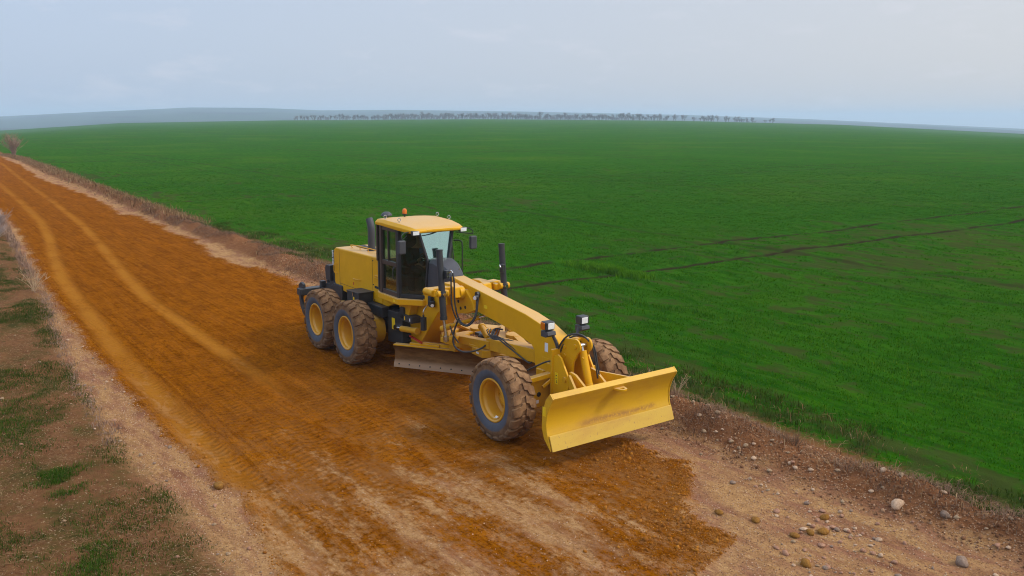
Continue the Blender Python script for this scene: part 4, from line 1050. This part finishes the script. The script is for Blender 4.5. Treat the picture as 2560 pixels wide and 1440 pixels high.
J = [((hx, 0, 2.08), (.15, .19)), ((hx, 0, 2.30), (.135, .17)), ((hx + .01, 0, 2.45), (.12, .17)), ((hx + .03, 0, 2.53), .075)]
JE = [(0, 1), (1, 2), (2, 3)]
for sd in (-1, 1):
    k = len(J); J += [((hx + .02, sd * .20, 2.46), .078), ((hx + .08, sd * .25, 2.21), .062), ((hx + .28, sd * .18, 2.295), .047), ((hx + .31, sd * .168, 2.31), .042)]
    JE += [(2, k), (k, k + 1), (k + 1, k + 2), (k + 2, k + 3)]
skin_obj('jacket', J, JE, M['jacket'], driver)
mb = MB(); mb.prism([(-.05, 2.53), (.05, 2.53), (.022, 2.33), (-.022, 2.33)], hx + .125, hx + .165, 'x'); mb.build('shirt', M['shirt'], driver, bevel=.01)
TT = [((hx, 0, 2.06), (.15, .18))]; TE = []
for sd in (-1, 1):
    k = len(TT); TT += [((hx + .16, sd * .10, 2.09), .095), ((hx + .46, sd * .13, 2.08), .075), ((hx + .55, sd * .13, 1.80), .06), ((hx + .57, sd * .13, 1.70), .055)]; TE += [(0, k), (k, k + 1), (k + 1, k + 2), (k + 2, k + 3)]
skin_obj('trousers', TT, TE, M['jacket'], driver)
mb = MB(); mb.lathe([(0, .105), (.04, .10), (.075, .075), (.092, .035), (.094, -.01), (.085, -.03), (0, -.02)], (hx + .08, 0, 2.80), 'z', 20); mb.build('hair', M['hair'], driver, ang=80)
mb = MB()
for sd in (-1, 1):
    mb.cyl((hx + .185, sd * .033, 2.765), (hx + .196, sd * .033, 2.765), .011, n=10)
    mb.cyl((hx + .10, sd * .078, 2.75), (hx + .10, sd * .092, 2.755), .024, n=10)
mb.beam((hx + .185, 0, 2.765), (hx + .215, 0, 2.735), .02, .02, w1=.03); mb.box((hx + .185, 0, 2.695), (.012, .05, .010))
mb.build('face', M['skin'], driver, bevel=.003)

# ------------------------------------------------------------------ ground
build_ground()

# ------------------------------------------------------------------ grass, straw, scrub (uncountable)
def leaf_mat(name, cols, rough=.6, trans=.25):
    g = G(name); rnd = g.attr('rnd')
    c = g.mix(g.step(rnd, .0, .5), cols[0], cols[1]); c = g.mix(g.step(rnd, .5, 1), c, cols[2])
    x = g.n('ShaderNodeBsdfDiffuse'); g.set(x.inputs[0], c)
    y = g.n('ShaderNodeBsdfTranslucent'); g.set(y.inputs[0], c)
    m = g.n('ShaderNodeMixShader'); m.inputs[0].default_value = trans
    g.t.links.new(x.outputs[0], m.inputs[1]); g.t.links.new(y.outputs[0], m.inputs[2]); g.t.links.new(m.outputs[0], g.out.inputs['Surface'])
    return g.m
M['crop'] = leaf_mat('young_crop_leaf', [(.015, .080, .0018), (.036, .132, .004), (.095, .175, .010)])
M['vgrass'] = leaf_mat('verge_grass_leaf', [(.022, .050, .006), (.045, .075, .009), (.10, .085, .022)])
M['clump'] = leaf_mat('fresh_grass_leaf', [(.026, .062, .006), (.042, .092, .008), (.085, .12, .018)])
M['straw'] = leaf_mat('dry_straw', [(.13, .066, .030), (.22, .125, .058), (.38, .26, .14)], trans=.1)
M['scrub'] = leaf_mat('dry_scrub_twig', [(.085, .050, .036), (.17, .10, .062), (.28, .18, .11)], trans=.05)
M['palescrub'] = leaf_mat('pale_dry_weed', [(.16, .095, .065), (.26, .165, .115), (.40, .28, .20)], trans=.1)

def blades(name, px, py, n_per, hmin, hmax, width, spread, mat, lean=.5, flat=0, zoff=-.01, hscale=None):
    """n_per blades per tuft; each blade one bent quad strip (2 quads)"""
    T = len(px); N = T * n_per
    bx = np.repeat(px, n_per) + rng.normal(0, spread, N); by = np.repeat(py, n_per) + rng.normal(0, spread, N)
    bz = height(bx, by) + zoff
    h = rng.uniform(hmin, hmax, N)
    if hscale is not None: h = h * np.repeat(hscale, n_per)
    w = np.asarray(width) * rng.uniform(.7, 1.3, N) if np.ndim(width) == 0 else np.repeat(width, n_per) * rng.uniform(.7, 1.3, N)
    a = rng.uniform(0, 2 * np.pi, N); l = rng.uniform(.1, 1, N) * lean
    dx = np.cos(a); dy = np.sin(a); sx = -dy * w / 2; sy = dx * w / 2
    if flat:
        up1, up2 = h * .10 * rng.uniform(.2, 1, N), h * .12 * rng.uniform(0, 1, N); o1, o2 = h * .5, h
    else:
        up1, up2 = h * .6, h * (1 - .35 * l); o1, o2 = h * l * .35, h * l * 1.0
    V = np.empty((N, 6, 3))
    V[:, 0] = np.stack([bx - sx, by - sy, bz], 1); V[:, 1] = np.stack([bx + sx, by + sy, bz], 1)
    V[:, 2] = np.stack([bx + sx * .9 + dx * o1, by + sy * .9 + dy * o1, bz + up1], 1); V[:, 3] = np.stack([bx - sx * .9 + dx * o1, by - sy * .9 + dy * o1, bz + up1], 1)
    V[:, 4] = np.stack([bx + sx * .25 + dx * o2, by + sy * .25 + dy * o2, bz + up2], 1); V[:, 5] = np.stack([bx - sx * .25 + dx * o2, by - sy * .25 + dy * o2, bz + up2], 1)
    base = np.arange(N)[:, None] * 6
    F = np.concatenate([base + np.array([0, 1, 2, 3]), base + np.array([3, 2, 4, 5])], 1).reshape(-1, 4)
    rnd = np.repeat(np.clip(np.repeat(rng.uniform(0, 1, T), n_per) * .6 + rng.uniform(0, .4, N), 0, 1), 6)
    return raw_mesh(name, V.reshape(-1, 3), F, mat, 4, dict(rnd=rnd))

def scatter_polar(n, r0, r1, a0, a1, p=1.0):
    """density falls with distance"""
    u = rng.uniform(0, 1, n); r = (r0 ** p + u * (r1 ** p - r0 ** p)) ** (1 / p); a = np.radians(rng.uniform(a0, a1, n))
    return CAM.x + r * np.cos(a), CAM.y + r * np.sin(a), r

# crop plants in the near half of the field
x, y, r = scatter_polar(260000, 11, 120, 108, 180, .7)
d = y - f_RR(x)
cover = cover_at(x, y)
keep = (d > -.1) & (cover > .40 + rng.uniform(0, .12, len(x))) & (rng.uniform(0, 1, len(x)) < smooth01((d + .2) / 2.2) * (1 - smooth01((r - 45) / 75)))
for c in (-7.3, -4.0): keep &= np.abs(x - c + (fbm(y * .8, y * 0 + 3, 2, 3) - .5) * .2) > .26
for c in (19.7,): keep &= np.abs(y - c) > .22
x, y, r = x[keep], y[keep], r[keep]
hs = .65 + .7 * fbm(x * .35, y * .35, 3, 55)
STANDS = ((-1.0, 8.0, .5), (-.1, 8.25, .5), (.8, 8.3, .5), (1.7, 8.5, .5), (2.7, 8.8, .5))
# a few taller darker stands near the machine
for cx, cy, rad in STANDS: hs = hs + 1.3 * np.exp(-(((x - cx) / rad) ** 2 + ((y - cy) / (rad * .5)) ** 2))
o = blades('crop_grass', x, y, 4, .03, .075, .006 + r * .00035, .06, M['crop'], .9, hscale=hs)
tag(o, 'young green crop plants covering the near field', 'crop', kind='stuff')

px_ = rng.normal(0, 1, 2600); py_ = rng.normal(0, 1, 2600)
x = -4.7 + px_ * .75; y = 11.05 + py_ * .22 + (x + 4.7) * .05; k = fbm(x * 2.2, y * 2.2, 3, 57) > .45; x, y = x[k], y[k]
M['lush'] = leaf_mat('lush_grass_leaf', [(.035, .12, .003), (.07, .19, .005), (.12, .25, .008)])
o = blades('tall_grass', x, y, 6, .10, .24, .012, .05, M['lush'], .8)
tag(o, 'brighter taller patch of grass in the field behind the machine', 'grass', kind='stuff')

# bank: dry scrub, thin grass
def on_bank(n, x0, x1, lo=-.1, hi=1.3):
    x = x0 + (x1 - x0) * rng.uniform(0, 1, n); t = rng.uniform(lo, hi, n)
    return x, f_RL(x) + t * (f_RR(x) - f_RL(x)), t
x, y, t = on_bank(6500, -40, 15, .05, 1.1)
k = fbm(x * .8, y * 1.4, 3, 61) + .10 * np.exp(-((t - .5) / .3) ** 2) > .58
x, y = x[k], y[k]
o = blades('dry_scrub', x, y, 9, .05, .17, .007, .09, M['scrub'], 2.0, hscale=.55 + .9 * fbm(x * .7, y * .9, 2, 63))
tag(o, 'tangled brown dry scrub growing along the roadside bank', 'scrub', kind='stuff')
x, y, t = on_bank(1900, -115, -25, .25, 1.25)
o = blades('dry_grass', x, y, 7, .10, .34, .022, .25, M['straw'], 1.2)
tag(o, 'pale dry grass fringe along the far part of the bank', 'dry grass', kind='stuff')
x, y, t = on_bank(5200, -25, 15, .5, 1.9)
k = fbm(x * 1.1, y * 1.1, 3, 67) > .48; x, y = x[k], y[k]
o = blades('bank_grass', x, y, 7, .05, .16, .010, .07, M['vgrass'], 1.1)
tag(o, 'thin green and yellow grass on the top of the bank', 'grass', kind='stuff')
x, y, t = on_bank(1300, -22, 15, .2, 1.7)
o = blades('bank_straw', x, y, 3, .05, .18, .009, .10, M['straw'], 1.5, hscale=.5 + rng.uniform(0, 1, len(x)))
tag(o, 'loose straw and dry stalks lying on the bank', 'straw', kind='stuff')

# left verge
def on_verge(n, x0, x1, dmin, dmax, pw=1):
    x = rng.uniform(x0, x1, n); d = dmin + (dmax - dmin) * rng.uniform(0, 1, n) ** pw; return x, f_VL(x) - d, d
x, y, d = on_verge(75000, -24, 11.5, .0, 5.5)
gm = fbm(x * .9, y * 1.2, 4, 71) + .10 * np.exp(-((d - 1.4) / .7) ** 2)
k = gm > .475 + rng.uniform(0, .20, len(x)); x, y, d = x[k], y[k], d[k]
o = blades('verge_grass', x, y, 6, .025, .075, .007, .05, M['vgrass'], 1.0, hscale=.5 + .9 * fbm(x * 1.2, y * 1.2, 2, 73))
tag(o, 'patchy low green grass on the left verge', 'grass', kind='stuff')
x, y, d = on_verge(26000, -24, 11.5, -.1, 5.5)
k = fbm(x * 1.3, y * 1.3, 3, 77) > .42; x, y = x[k], y[k]
o = blades('verge_straw', x, y, 3, .03, .12, .005, .10, M['straw'], 1.2, flat=1, zoff=.012)
tag(o, 'straw litter scattered over the left verge', 'straw', kind='stuff')
x, y, d = on_verge(420, -34, 3, -.10, .20)
o = blades('dry_weeds', x, y, 12, .08, .34, .008, .05, M['palescrub'], .9, hscale=np.where(x < -21, .95, np.where(x < -14, .8, .35)))
tag(o, 'pale pinkish dry weeds fringing the left edge of the road', 'weeds', kind='stuff')
# a thick bright tuft patch on the verge
cx, cy = 4.1, -7.35
px_ = rng.normal(0, 1, 1500); py_ = rng.normal(0, 1, 1500)
px_ = rng.normal(0, 1, 3000); py_ = rng.normal(0, 1, 3000)
x = np.concatenate([3.9 + px_[:900] * .45, .8 + px_[900:1700] * .9, 6.9 + px_[1700:2400] * .45, 8.6 + px_[2400:] * .3]); y = np.concatenate([-7.2 + py_[:900] * .22, -7.5 + py_[900:1700] * .35, -7.3 + py_[1700:2400] * .25, -7.0 + py_[2400:] * .15])
k = fbm(x * 3.2, y * 3.2, 3, 91) > .50; x, y = x[k], y[k]
o = blades('grass_clumps', x, y, 5, .03, .085, .006, .04, M['clump'], 1.0)
tag(o, 'bright green grass clumps on the left verge', 'grass', kind='stuff')

# ------------------------------------------------------------------ stones
def stone_mesh(seed, flat=.75, rough=.16, sub=3):
    import bmesh
    b = bmesh.new(); bmesh.ops.create_icosphere(b, subdivisions=sub, radius=1)
    r = random.Random(seed); offs = [Vector((r.uniform(-1, 1), r.uniform(-1, 1), r.uniform(-1, 1))).normalized() for _ in range(12)]
    amp = [r.uniform(-1, 1) for _ in offs]
    for v in b.verts:
        n = v.co.normalized(); k = 1 + rough * sum(a * max(0, n.dot(o)) ** 3 for a, o in zip(amp, offs))
        for o in offs:
            dd = n.dot(o)
            if dd > .62: k = min(k, .70 / max(dd, .01))
        v.co = n * k; v.co.z *= flat; v.co.x *= 1.2
    return b
def stone_mat(name, c1, c2):
    g = G(name); p = g.obj(); n = g.noise(p, 2.4, 6, .7); f = g.noise(p, 14, 4, .7)
    c = g.mix(g.step(n, .35, .65), c1, c2); c = g.mix(g.math('MULTIPLY', g.step(f, .58, .7), .4), c, tuple(q * .45 for q in c1))
    return g.bsdf(c, .85, 0, g.bump(f, .4, .06), .25)
SM = dict(white=stone_mat('chalky_stone', (.40, .255, .155), (.58, .40, .26)), pink=stone_mat('pinkish_stone', (.30, .145, .085), (.44, .245, .15)),
          tan=stone_mat('tan_stone', (.27, .17, .09), (.40, .28, .17)), orange=stone_mat('soil_stained_stone', (.20, .085, .012), (.30, .14, .022)), grey=stone_mat('grey_stone', (.20, .13, .09), (.31, .215, .15)))
BASE = {}
def stone(name, mk, size, x, y, label, group=None, sh=None, sink=.42):
    sh = random.randrange(5) if sh is None else sh
    key = (mk, sh)
    if key not in BASE:
        b = stone_mesh(100 + sh, (.62, .75, .85, .7, .8)[sh], .2, 2)
        me = bpy.data.meshes.new('stone'); b.to_mesh(me); b.free(); me.materials.append(SM[mk]); me.polygons.foreach_set('use_smooth', [True] * len(me.polygons)); BASE[key] = me
    o = bpy.data.objects.new(name, BASE[key]); COL.objects.link(o)
    o.scale = (size / 2, size / 2 * random.uniform(.85, 1.1), size / 2 * random.uniform(.85, 1.1)); o.rotation_euler = (random.uniform(-.2, .2), random.uniform(-.2, .2), random.uniform(0, 6.28))
    o.location = (x, y, float(height(x, y)) + size * .5 * (.72 - sink))
    return tag(o, label, 'stone', group)
stone('boulder', 'white', .20, 11.58, 1.60, 'large pale boulder, the biggest stone right of the blade by the bank', sh=2)
stone('stone', 'orange', .13, 10.185, -.257, 'orange stained flat stone lying nearest to the tip of the orange soil', sh=0)
stone('stone', 'orange', .13, 10.62, -.05, 'round orange stained stone alone between the soil tip and the stone cluster', sh=3)
stone('stone', 'orange', .13, 11.07, .79, 'tall orange brown stone standing among pale stones', sh=4)
stone('stone', 'orange', .17, 11.31, .42, 'longest orange stained stone, touching a row of small pink stones', sh=0)
stone('stone', 'orange', .13, 11.237, .247, 'dark orange stone just left of the longest orange stone', sh=1)
stone('stone', 'orange', .13, 11.168, .03, 'half orange half pale stone left of the orange pair', sh=3)
stone('stone', 'orange', .15, 11.70, -.475, 'orange stone with a pale cap at the bottom right of the road', sh=2)
stone('stone', 'white', .09, 11.457, .692, 'smooth round white pebble beside the orange pair', sh=1)
stone('stone', 'orange', .20, 5.55, -5.40, 'round orange brown stone alone on the left edge of the road', sh=1)
stone('stone', 'tan', .13, 8.20, 1.95, 'upright block shaped tan stone at the foot of the bank', sh=4)
stone('stone', 'grey', .18, 12.75, 1.05, 'grey stone at the bottom right near the bank', sh=2)
stone('stone', 'grey', .14, 12.15, 1.75, 'dark grey stone half sunk under the bank', sh=4)
gA = 'pale stones strewn over the gravel in front of the blade'
n = 0
cl = [(11.2, .6, .35), (11.6, .9, .3), (11.9, .2, .35), (11.4, .1, .4), (12.2, .5, .35), (10.6, .7, .4), (10.0, .9, .35), (12.1, -.3, .3)]
while n < 128:
    if random.random() < .7:
        c = random.choice(cl); x = random.gauss(c[0], c[2]); y = random.gauss(c[1], c[2] * .7)
    else: x = random.uniform(8.6, 13.2); y = random.uniform(-1.0, 1.5)
    if y > f_RL(x) + .1 or y < f_OR(x) + .1: continue
    if (x - 11.58) ** 2 + (y - 1.6) ** 2 < .04: continue
    s = random.choice((.03, .035, .045, .055, .07, .09)) * random.uniform(.8, 1.2)
    stone('stone', random.choice(('white', 'pink', 'pink', 'tan', 'white', 'grey')), s, x, y, 'small pale stone strewn over the pinkish gravel right of the orange soil', gA); n += 1
gB = 'tan stones in the earth of the roadside bank'
n = 0
while n < 78:
    x = random.uniform(6.4, 13) if n < 66 else random.uniform(-12, 5); y = float(f_RL(x)) + random.gauss(.35, .4)
    if y < f_RL(x) - .15 or y > f_RR(x) + .2: continue
    stone('stone', random.choice(('tan', 'tan', 'pink', 'white')), random.uniform(.035, .10), x, y, 'rounded tan stone lodged in the brown roadside bank', gB); n += 1
gC = 'stones along the left edge of the road'
n = 0
while n < 46:
    x = random.uniform(-6, 9.5); y = random.uniform(float(f_VL(x)) - .05, float(f_OL(x)))
    stone('stone', random.choice(('white', 'pink', 'tan', 'grey')), random.uniform(.03, .085), x, y, 'small stone in the gravel strip along the left edge of the road', gC); n += 1
gD = 'stones lying in the left verge'
n = 0
while n < 34:
    x = random.uniform(-6, 9.5); y = float(f_VL(x)) - random.uniform(.2, 3.2)
    stone('stone', random.choice(('tan', 'tan', 'white', 'pink')), random.uniform(.035, .08), x, y, 'small tan stone lying among the grass of the left verge', gD); n += 1

# pebbles and soil crumbs: two uncountable scatters
def crumbs(name, x, y, size, mat, zk=.25):
    N = len(x); t = (1 + 5 ** .5) / 2
    ico = np.array([(-1, t, 0), (1, t, 0), (-1, -t, 0), (1, -t, 0), (0, -1, t), (0, 1, t), (0, -1, -t), (0, 1, -t), (t, 0, -1), (t, 0, 1), (-t, 0, -1), (-t, 0, 1)]) / math.hypot(1, t)
    fi = np.array([(0, 11, 5), (0, 5, 1), (0, 1, 7), (0, 7, 10), (0, 10, 11), (1, 5, 9), (5, 11, 4), (11, 10, 2), (10, 7, 6), (7, 1, 8), (3, 9, 4), (3, 4, 2), (3, 2, 6), (3, 6, 8), (3, 8, 9), (4, 9, 5), (2, 4, 11), (6, 2, 10), (8, 6, 7), (9, 8, 1)])
    V = ico[None] * (1 + rng.uniform(-.25, .25, (N, 12, 1))) * (size[:, None, None] / 2) * rng.uniform(.7, 1.2, (N, 1, 3))
    V = V + np.stack([x, y, height(x, y) + size * zk], 1)[:, None, :]
    F = (np.arange(N)[:, None, None] * 12 + fi[None]).reshape(-1, 3)
    return raw_mesh(name, V.reshape(-1, 3), F, mat, 3, dict(rnd=np.repeat(rng.uniform(0, 1, N), 12)), smooth=False)
def crumb_mat(name, a, b, c_):
    g = G(name); r = g.attr('rnd'); c = g.mix(g.step(r, 0, .5), a, b); c = g.mix(g.step(r, .5, 1), c, c_); return g.bsdf(c, .9, 0, None, .2)
M['pebble'] = crumb_mat('pebbles', (.22, .10, .05), (.36, .19, .10), (.52, .36, .23))
M['clod'] = crumb_mat('soil_crumbs', (.20, .066, .004), (.27, .094, .006), (.36, .14, .014))
x = rng.uniform(5, 13.5, 26000); y = rng.uniform(-6.2, 2.2, 26000)
k = (y < f_RL(x) + .3) & ((y > f_OR(x)) | (y < f_OL(x)) | (rng.uniform(0, 1, len(x)) < .07 * smooth01((x - 5) / 4))); x, y = x[k], y[k]
x2 = rng.uniform(-20, 6, 9000); y2 = f_VL(x2) + rng.uniform(-.1, .7, 9000); k = (y2 < f_OL(x2) + .05); x = np.concatenate([x, x2[k]]); y = np.concatenate([y, y2[k]])
o = crumbs('gravel', x, y, rng.uniform(.006, .020, len(x)), M['pebble']); tag(o, 'fine pale gravel on the bare parts of the road', 'gravel', kind='stuff')
x = rng.uniform(-40, 11.2, 9000); y = np.where(rng.uniform(0, 1, 9000) < .6, f_OR(x) - np.abs(rng.normal(0, .22, 9000)) + .08, f_OL(x) + np.abs(rng.normal(0, .16, 9000)) - .05)
x2 = rng.uniform(7.6, 11.0, 4000); y2 = f_OR(x2) - np.abs(rng.normal(0, .7, 4000)); k = y2 < f_OR(x2) + .03
x = np.concatenate([x, x2[k]]); y = np.concatenate([y, y2[k]])
o = crumbs('soil_crumbs', x, y, rng.uniform(.008, .026, len(x)) * np.where(rng.uniform(0, 1, len(x)) < .04, 2.6, 1), M['clod'], .15); tag(o, 'loose crumbs and clods of orange soil along the edges of the spread layer', 'soil', kind='stuff')
x, y, t = on_bank(12000, -12, 14, -.1, .9)
M['earth'] = crumb_mat('bank_earth', (.14, .060, .026), (.22, .105, .048), (.38, .22, .12))
o = crumbs('earth_clods', x, y, rng.uniform(.012, .04, len(x)) * np.where(rng.uniform(0, 1, len(x)) < .08, 1.9, 1), M['earth'], .05); tag(o, 'brown earth clods forming the roadside bank', 'earth', kind='stuff')

# ------------------------------------------------------------------ bushes and single weeds
def twig_bush(name, loc, h, spread, n, mat, label, cat, r0=.012, seed=1):
    r = random.Random(seed); mb = MB(); L0 = Vector(loc)
    for i in range(n):
        a = r.uniform(0, 6.28); l = r.uniform(.2, 1) * spread; hh = h * r.uniform(.55, 1)
        p1 = L0 + Vector((math.cos(a) * l * .35, math.sin(a) * l * .35, hh * .5)); p2 = L0 + Vector((math.cos(a) * l, math.sin(a) * l, hh))
        mb.tube([L0 + Vector((r.uniform(-.1, .1) * spread, r.uniform(-.1, .1) * spread, 0)), p1, p2], r0, 4, 3, rad=r0 * .3)
        for j in range(3):
            q = p1.lerp(p2, r.uniform(0, .8)); d = Vector((r.uniform(-1, 1), r.uniform(-1, 1), r.uniform(.2, 1.2))) * spread * .35
            mb.tube([q, q + d], r0 * .5, 3, 1, rad=r0 * .2)
    o = mb.build(name, mat, None, org=loc, ang=80)
    return tag(o, label, cat)
def plain_mat(name, c): return simple(name, c, .9, 0, .25, 4, .1)
M['bushtwig'] = plain_mat('reddish_bush_twig', (.30, .19, .14)); M['stalk'] = plain_mat('dry_stalk', (.42, .30, .18)); M['palestalk'] = plain_mat('pale_shrub_twig', (.36, .29, .26))
twig_bush('bush', (-110, 5.4, 0), 2.9, 1.9, 60, M['bushtwig'], 'leafless reddish brown bush where road and field meet at the far left', 'bush', .035, 3)
twig_bush('shrub', (-29.0, -4.6, 0), .85, .75, 80, M['palestalk'], 'pale grey dry shrub at the left edge of the photo beside the road', 'shrub', .012, 4)
twig_bush('shrub', (-25.0, -5.0, 0), .62, .6, 60, M['palestalk'], 'low pinkish dry shrub next to the pale grey one', 'shrub', .010, 8)
twig_bush('weed', (-11.6, -5.45, 0), .7, .5, 12, M['stalk'], 'dry weed with long bent pale stalks at the left road edge', 'weed', .012, 5)
twig_bush('weed', (6.35, 2.35, .15), .55, .28, 6, M['stalk'], 'dry pale stalks standing behind the right end of the dozer blade', 'weed', .008, 6)
twig_bush('weed', (6.75, 2.5, .15), .42, .3, 7, M['stalk'], 'thin broken pale stalk a step right of the blade end', 'weed', .007, 9)
twig_bush('weed', (9.6, 2.1, .15), .34, .3, 22, plain_mat('reddish_scrub', (.16, .09, .05)), 'reddish brown scrub bush on the bank in the right foreground', 'weed', .005, 10)

# ------------------------------------------------------------------ distant tree line
def tree_mesh(seed):
    r = random.Random(seed); mb = MB(); H = 8.5
    def limb(p, d, l, rad, dep):
        q = p + d * l; mb.tube([p, q], rad, 5 if dep < 2 else 3, 1, rad=rad * .55)
        if dep >= 4: return
        for _ in range(4 if dep < 3 else 3):
            dd = (d + Vector((r.uniform(-1, 1), r.uniform(-1, 1), r.uniform(0, .9))) * .75).normalized()
            limb(p + d * l * r.uniform(.45, 1), dd, l * r.uniform(.6, .85), rad * .62, dep + 1)
    limb(Vector((0, 0, 0)), Vector((r.uniform(-.1, .1), r.uniform(-.1, .1), 1)).normalized(), H * .24, .20, 0)
    return mb
M['bark'] = plain_mat('bare_tree_bark', (.20, .18, .19))
tm = []
for k in range(6):
    o = tree_mesh(40 + k).build('tree', M['bark'], None, ang=80); tm.append(o)
gT = 'bare trees of the distant windbreak on the horizon'
r = random.Random(5); cnt = 0
for i in range(330):
    az = 158.0 - (158.0 - 128.0) * (i + r.uniform(-.4, .4)) / 330
    if az < 136 and r.random() < .5: continue
    if az > 152 and r.random() < .25: continue
    if cnt >= 290: break
    rr_ = 856 + 22 * r.uniform(-1, 1); a = R(az); x = CAM.x + rr_ * math.cos(a); y = CAM.y + rr_ * math.sin(a)
    sc = r.uniform(1.0, 1.75) * (.85 if az > 153 or az < 130 else 1.05)
    if cnt < 6: o = tm[cnt]
    else: o = tm[r.randrange(6)].copy(); COL.objects.link(o)
    o.name = 'tree'; o.location = (x, y, float(height(x, y)) - .3); o.scale = (sc * 1.0, sc * 1.0, sc * .8); o.rotation_euler = (0, 0, r.uniform(0, 6.28))
    tag(o, 'bare grey tree in the distant row of trees on the horizon', 'tree', gT); cnt += 1
for o in tm[cnt:]: bpy.data.objects.remove(o)

# ------------------------------------------------------------------ haze
mb = MB(); hz0 = -150; mb.hexa([(-7200, -2500, hz0), (2500, -2500, hz0), (2500, 7200, hz0), (-7200, 7200, hz0), (-7200, -2500, 34), (2500, -2500, 34), (2500, 7200, 34), (-7200, 7200, 34)])
g = G('haze_air'); pv = g.n('ShaderNodeVolumePrincipled'); pv.inputs['Color'].default_value = (.69, .85, 1, 1); pv.inputs['Density'].default_value = .00042; pv.inputs['Anisotropy'].default_value = .1
g.t.links.new(pv.outputs[0], g.out.inputs['Volume'])
hz = mb.build('haze', g.m, None, smooth=False); tag(hz, 'pale blue haze over the far fields', 'haze', kind='stuff')

# ------------------------------------------------------------------ sky and sun
SUN_AZ, SUN_EL = R(48), R(42)
w = bpy.data.worlds.new('World'); scene.world = w; w.use_nodes = True; t = w.node_tree; t.nodes.clear()
def wn(tp, **kw):
    x = t.nodes.new(tp)
    for k, v in kw.items(): setattr(x, k, v)
    return x
sky = wn('ShaderNodeTexSky', sky_type='NISHITA'); sky.sun_disc = False; sky.sun_elevation = SUN_EL
sky.sun_rotation = R(90) - SUN_AZ; sky.dust_density = 3.5; sky.air_density = 1.2; sky.ozone_density = 1.5; sky.altitude = 100
bg = wn('ShaderNodeBackground'); bg.inputs[1].default_value = .10
out = wn('ShaderNodeOutputWorld')
tc = wn('ShaderNodeTexCoord')
mp = wn('ShaderNodeMapping'); mp.inputs['Scale'].default_value = (1, 1, 3.2); t.links.new(tc.outputs['Generated'], mp.inputs[0])
nz = wn('ShaderNodeTexNoise'); nz.inputs['Scale'].default_value = 13; nz.inputs['Detail'].default_value = 7; nz.inputs['Roughness'].default_value = .6; t.links.new(mp.outputs[0], nz.inputs['Vector'])
mr = wn('ShaderNodeMapRange'); mr.inputs[1].default_value = .56; mr.inputs[2].default_value = .72; mr.inputs[4].default_value = .26; t.links.new(nz.outputs['Fac'], mr.inputs[0])
veil = wn('ShaderNodeMix', data_type='RGBA'); veil.inputs[0].default_value = .80; t.links.new(sky.outputs[0], veil.inputs[6]); 
# thin milky overcast: bluer to the left of the road, warmer towards the sun
dt = wn('ShaderNodeVectorMath', operation='DOT_PRODUCT'); t.links.new(tc.outputs['Generated'], dt.inputs[0]); dt.inputs[1].default_value = (math.cos(SUN_AZ), math.sin(SUN_AZ), 0)
wr = wn('ShaderNodeMapRange'); wr.inputs[1].default_value = -.75; wr.inputs[2].default_value = .55; t.links.new(dt.outputs['Value'], wr.inputs[0])
vc = wn('ShaderNodeMix', data_type='RGBA'); vc.inputs[6].default_value = (4.4, 5.5, 7.4, 1); vc.inputs[7].default_value = (6.3, 6.3, 6.6, 1); t.links.new(wr.outputs[0], vc.inputs[0])
t.links.new(vc.outputs[2], veil.inputs[7])
cl_ = wn('ShaderNodeMix', data_type='RGBA'); t.links.new(mr.outputs[0], cl_.inputs[0]); t.links.new(veil.outputs[2], cl_.inputs[6]); cl_.inputs[7].default_value = (6.6, 6.5, 7.2, 1)
# a milky sky is brightest overhead
sx = wn('ShaderNodeSeparateXYZ'); t.links.new(tc.outputs['Generated'], sx.inputs[0])
zr = wn('ShaderNodeMapRange', interpolation_type='SMOOTHSTEP'); zr.inputs[1].default_value = .10; zr.inputs[2].default_value = .8; zr.inputs[3].default_value = 1.0; zr.inputs[4].default_value = 1.9; t.links.new(sx.outputs[2], zr.inputs[0])
vmul = wn('ShaderNodeVectorMath', operation='SCALE'); t.links.new(cl_.outputs[2], vmul.inputs[0]); t.links.new(zr.outputs[0], vmul.inputs['Scale'])
t.links.new(vmul.outputs[0], bg.inputs[0]); t.links.new(bg.outputs[0], out.inputs[0])

sl = bpy.data.lights.new('sun', 'SUN'); sl.energy = 1.6; sl.angle = R(9); sl.color = (1, .95, .86)
so = bpy.data.objects.new('sun', sl); COL.objects.link(so)
dirv = Vector((math.cos(SUN_EL) * math.cos(SUN_AZ), math.cos(SUN_EL) * math.sin(SUN_AZ), math.sin(SUN_EL)))
so.rotation_euler = dirv.to_track_quat('Z', 'Y').to_euler(); so.location = dirv * 60

# ------------------------------------------------------------------ camera
cd = bpy.data.cameras.new('camera'); cam = bpy.data.objects.new('camera', cd); COL.objects.link(cam)
yaw, pitch, roll, f = 2.5185, .1932, .0039, 2196.75
Fw = Vector((math.cos(pitch) * math.cos(yaw), math.cos(pitch) * math.sin(yaw), -math.sin(pitch)))
Rt = Vector((math.sin(yaw), -math.cos(yaw), 0)); Up = Rt.cross(Fw)
R2 = Rt * math.cos(roll) + Up * math.sin(roll); U2 = -Rt * math.sin(roll) + Up * math.cos(roll)
mt = Matrix((R2, U2, -Fw)).transposed().to_4x4(); mt.translation = CAM; cam.matrix_world = mt
cd.sensor_width = 36; cd.lens = 36 * f / 2560; cd.clip_start = .1; cd.clip_end = 12000
scene.camera = cam
scene.view_settings.view_transform = 'Standard'; scene.view_settings.look = 'None'; scene.view_settings.exposure = .27; scene.view_settings.gamma = 1
scene.render.engine = 'CYCLES'; scene.cycles.use_denoising = True
scene.cycles.filter_width = 1.05; scene.cycles.max_bounces = 8; scene.cycles.transparent_max_bounces = 12; scene.cycles.volume_bounces = 1
scene.render.resolution_x = 1024; scene.render.resolution_y = 576
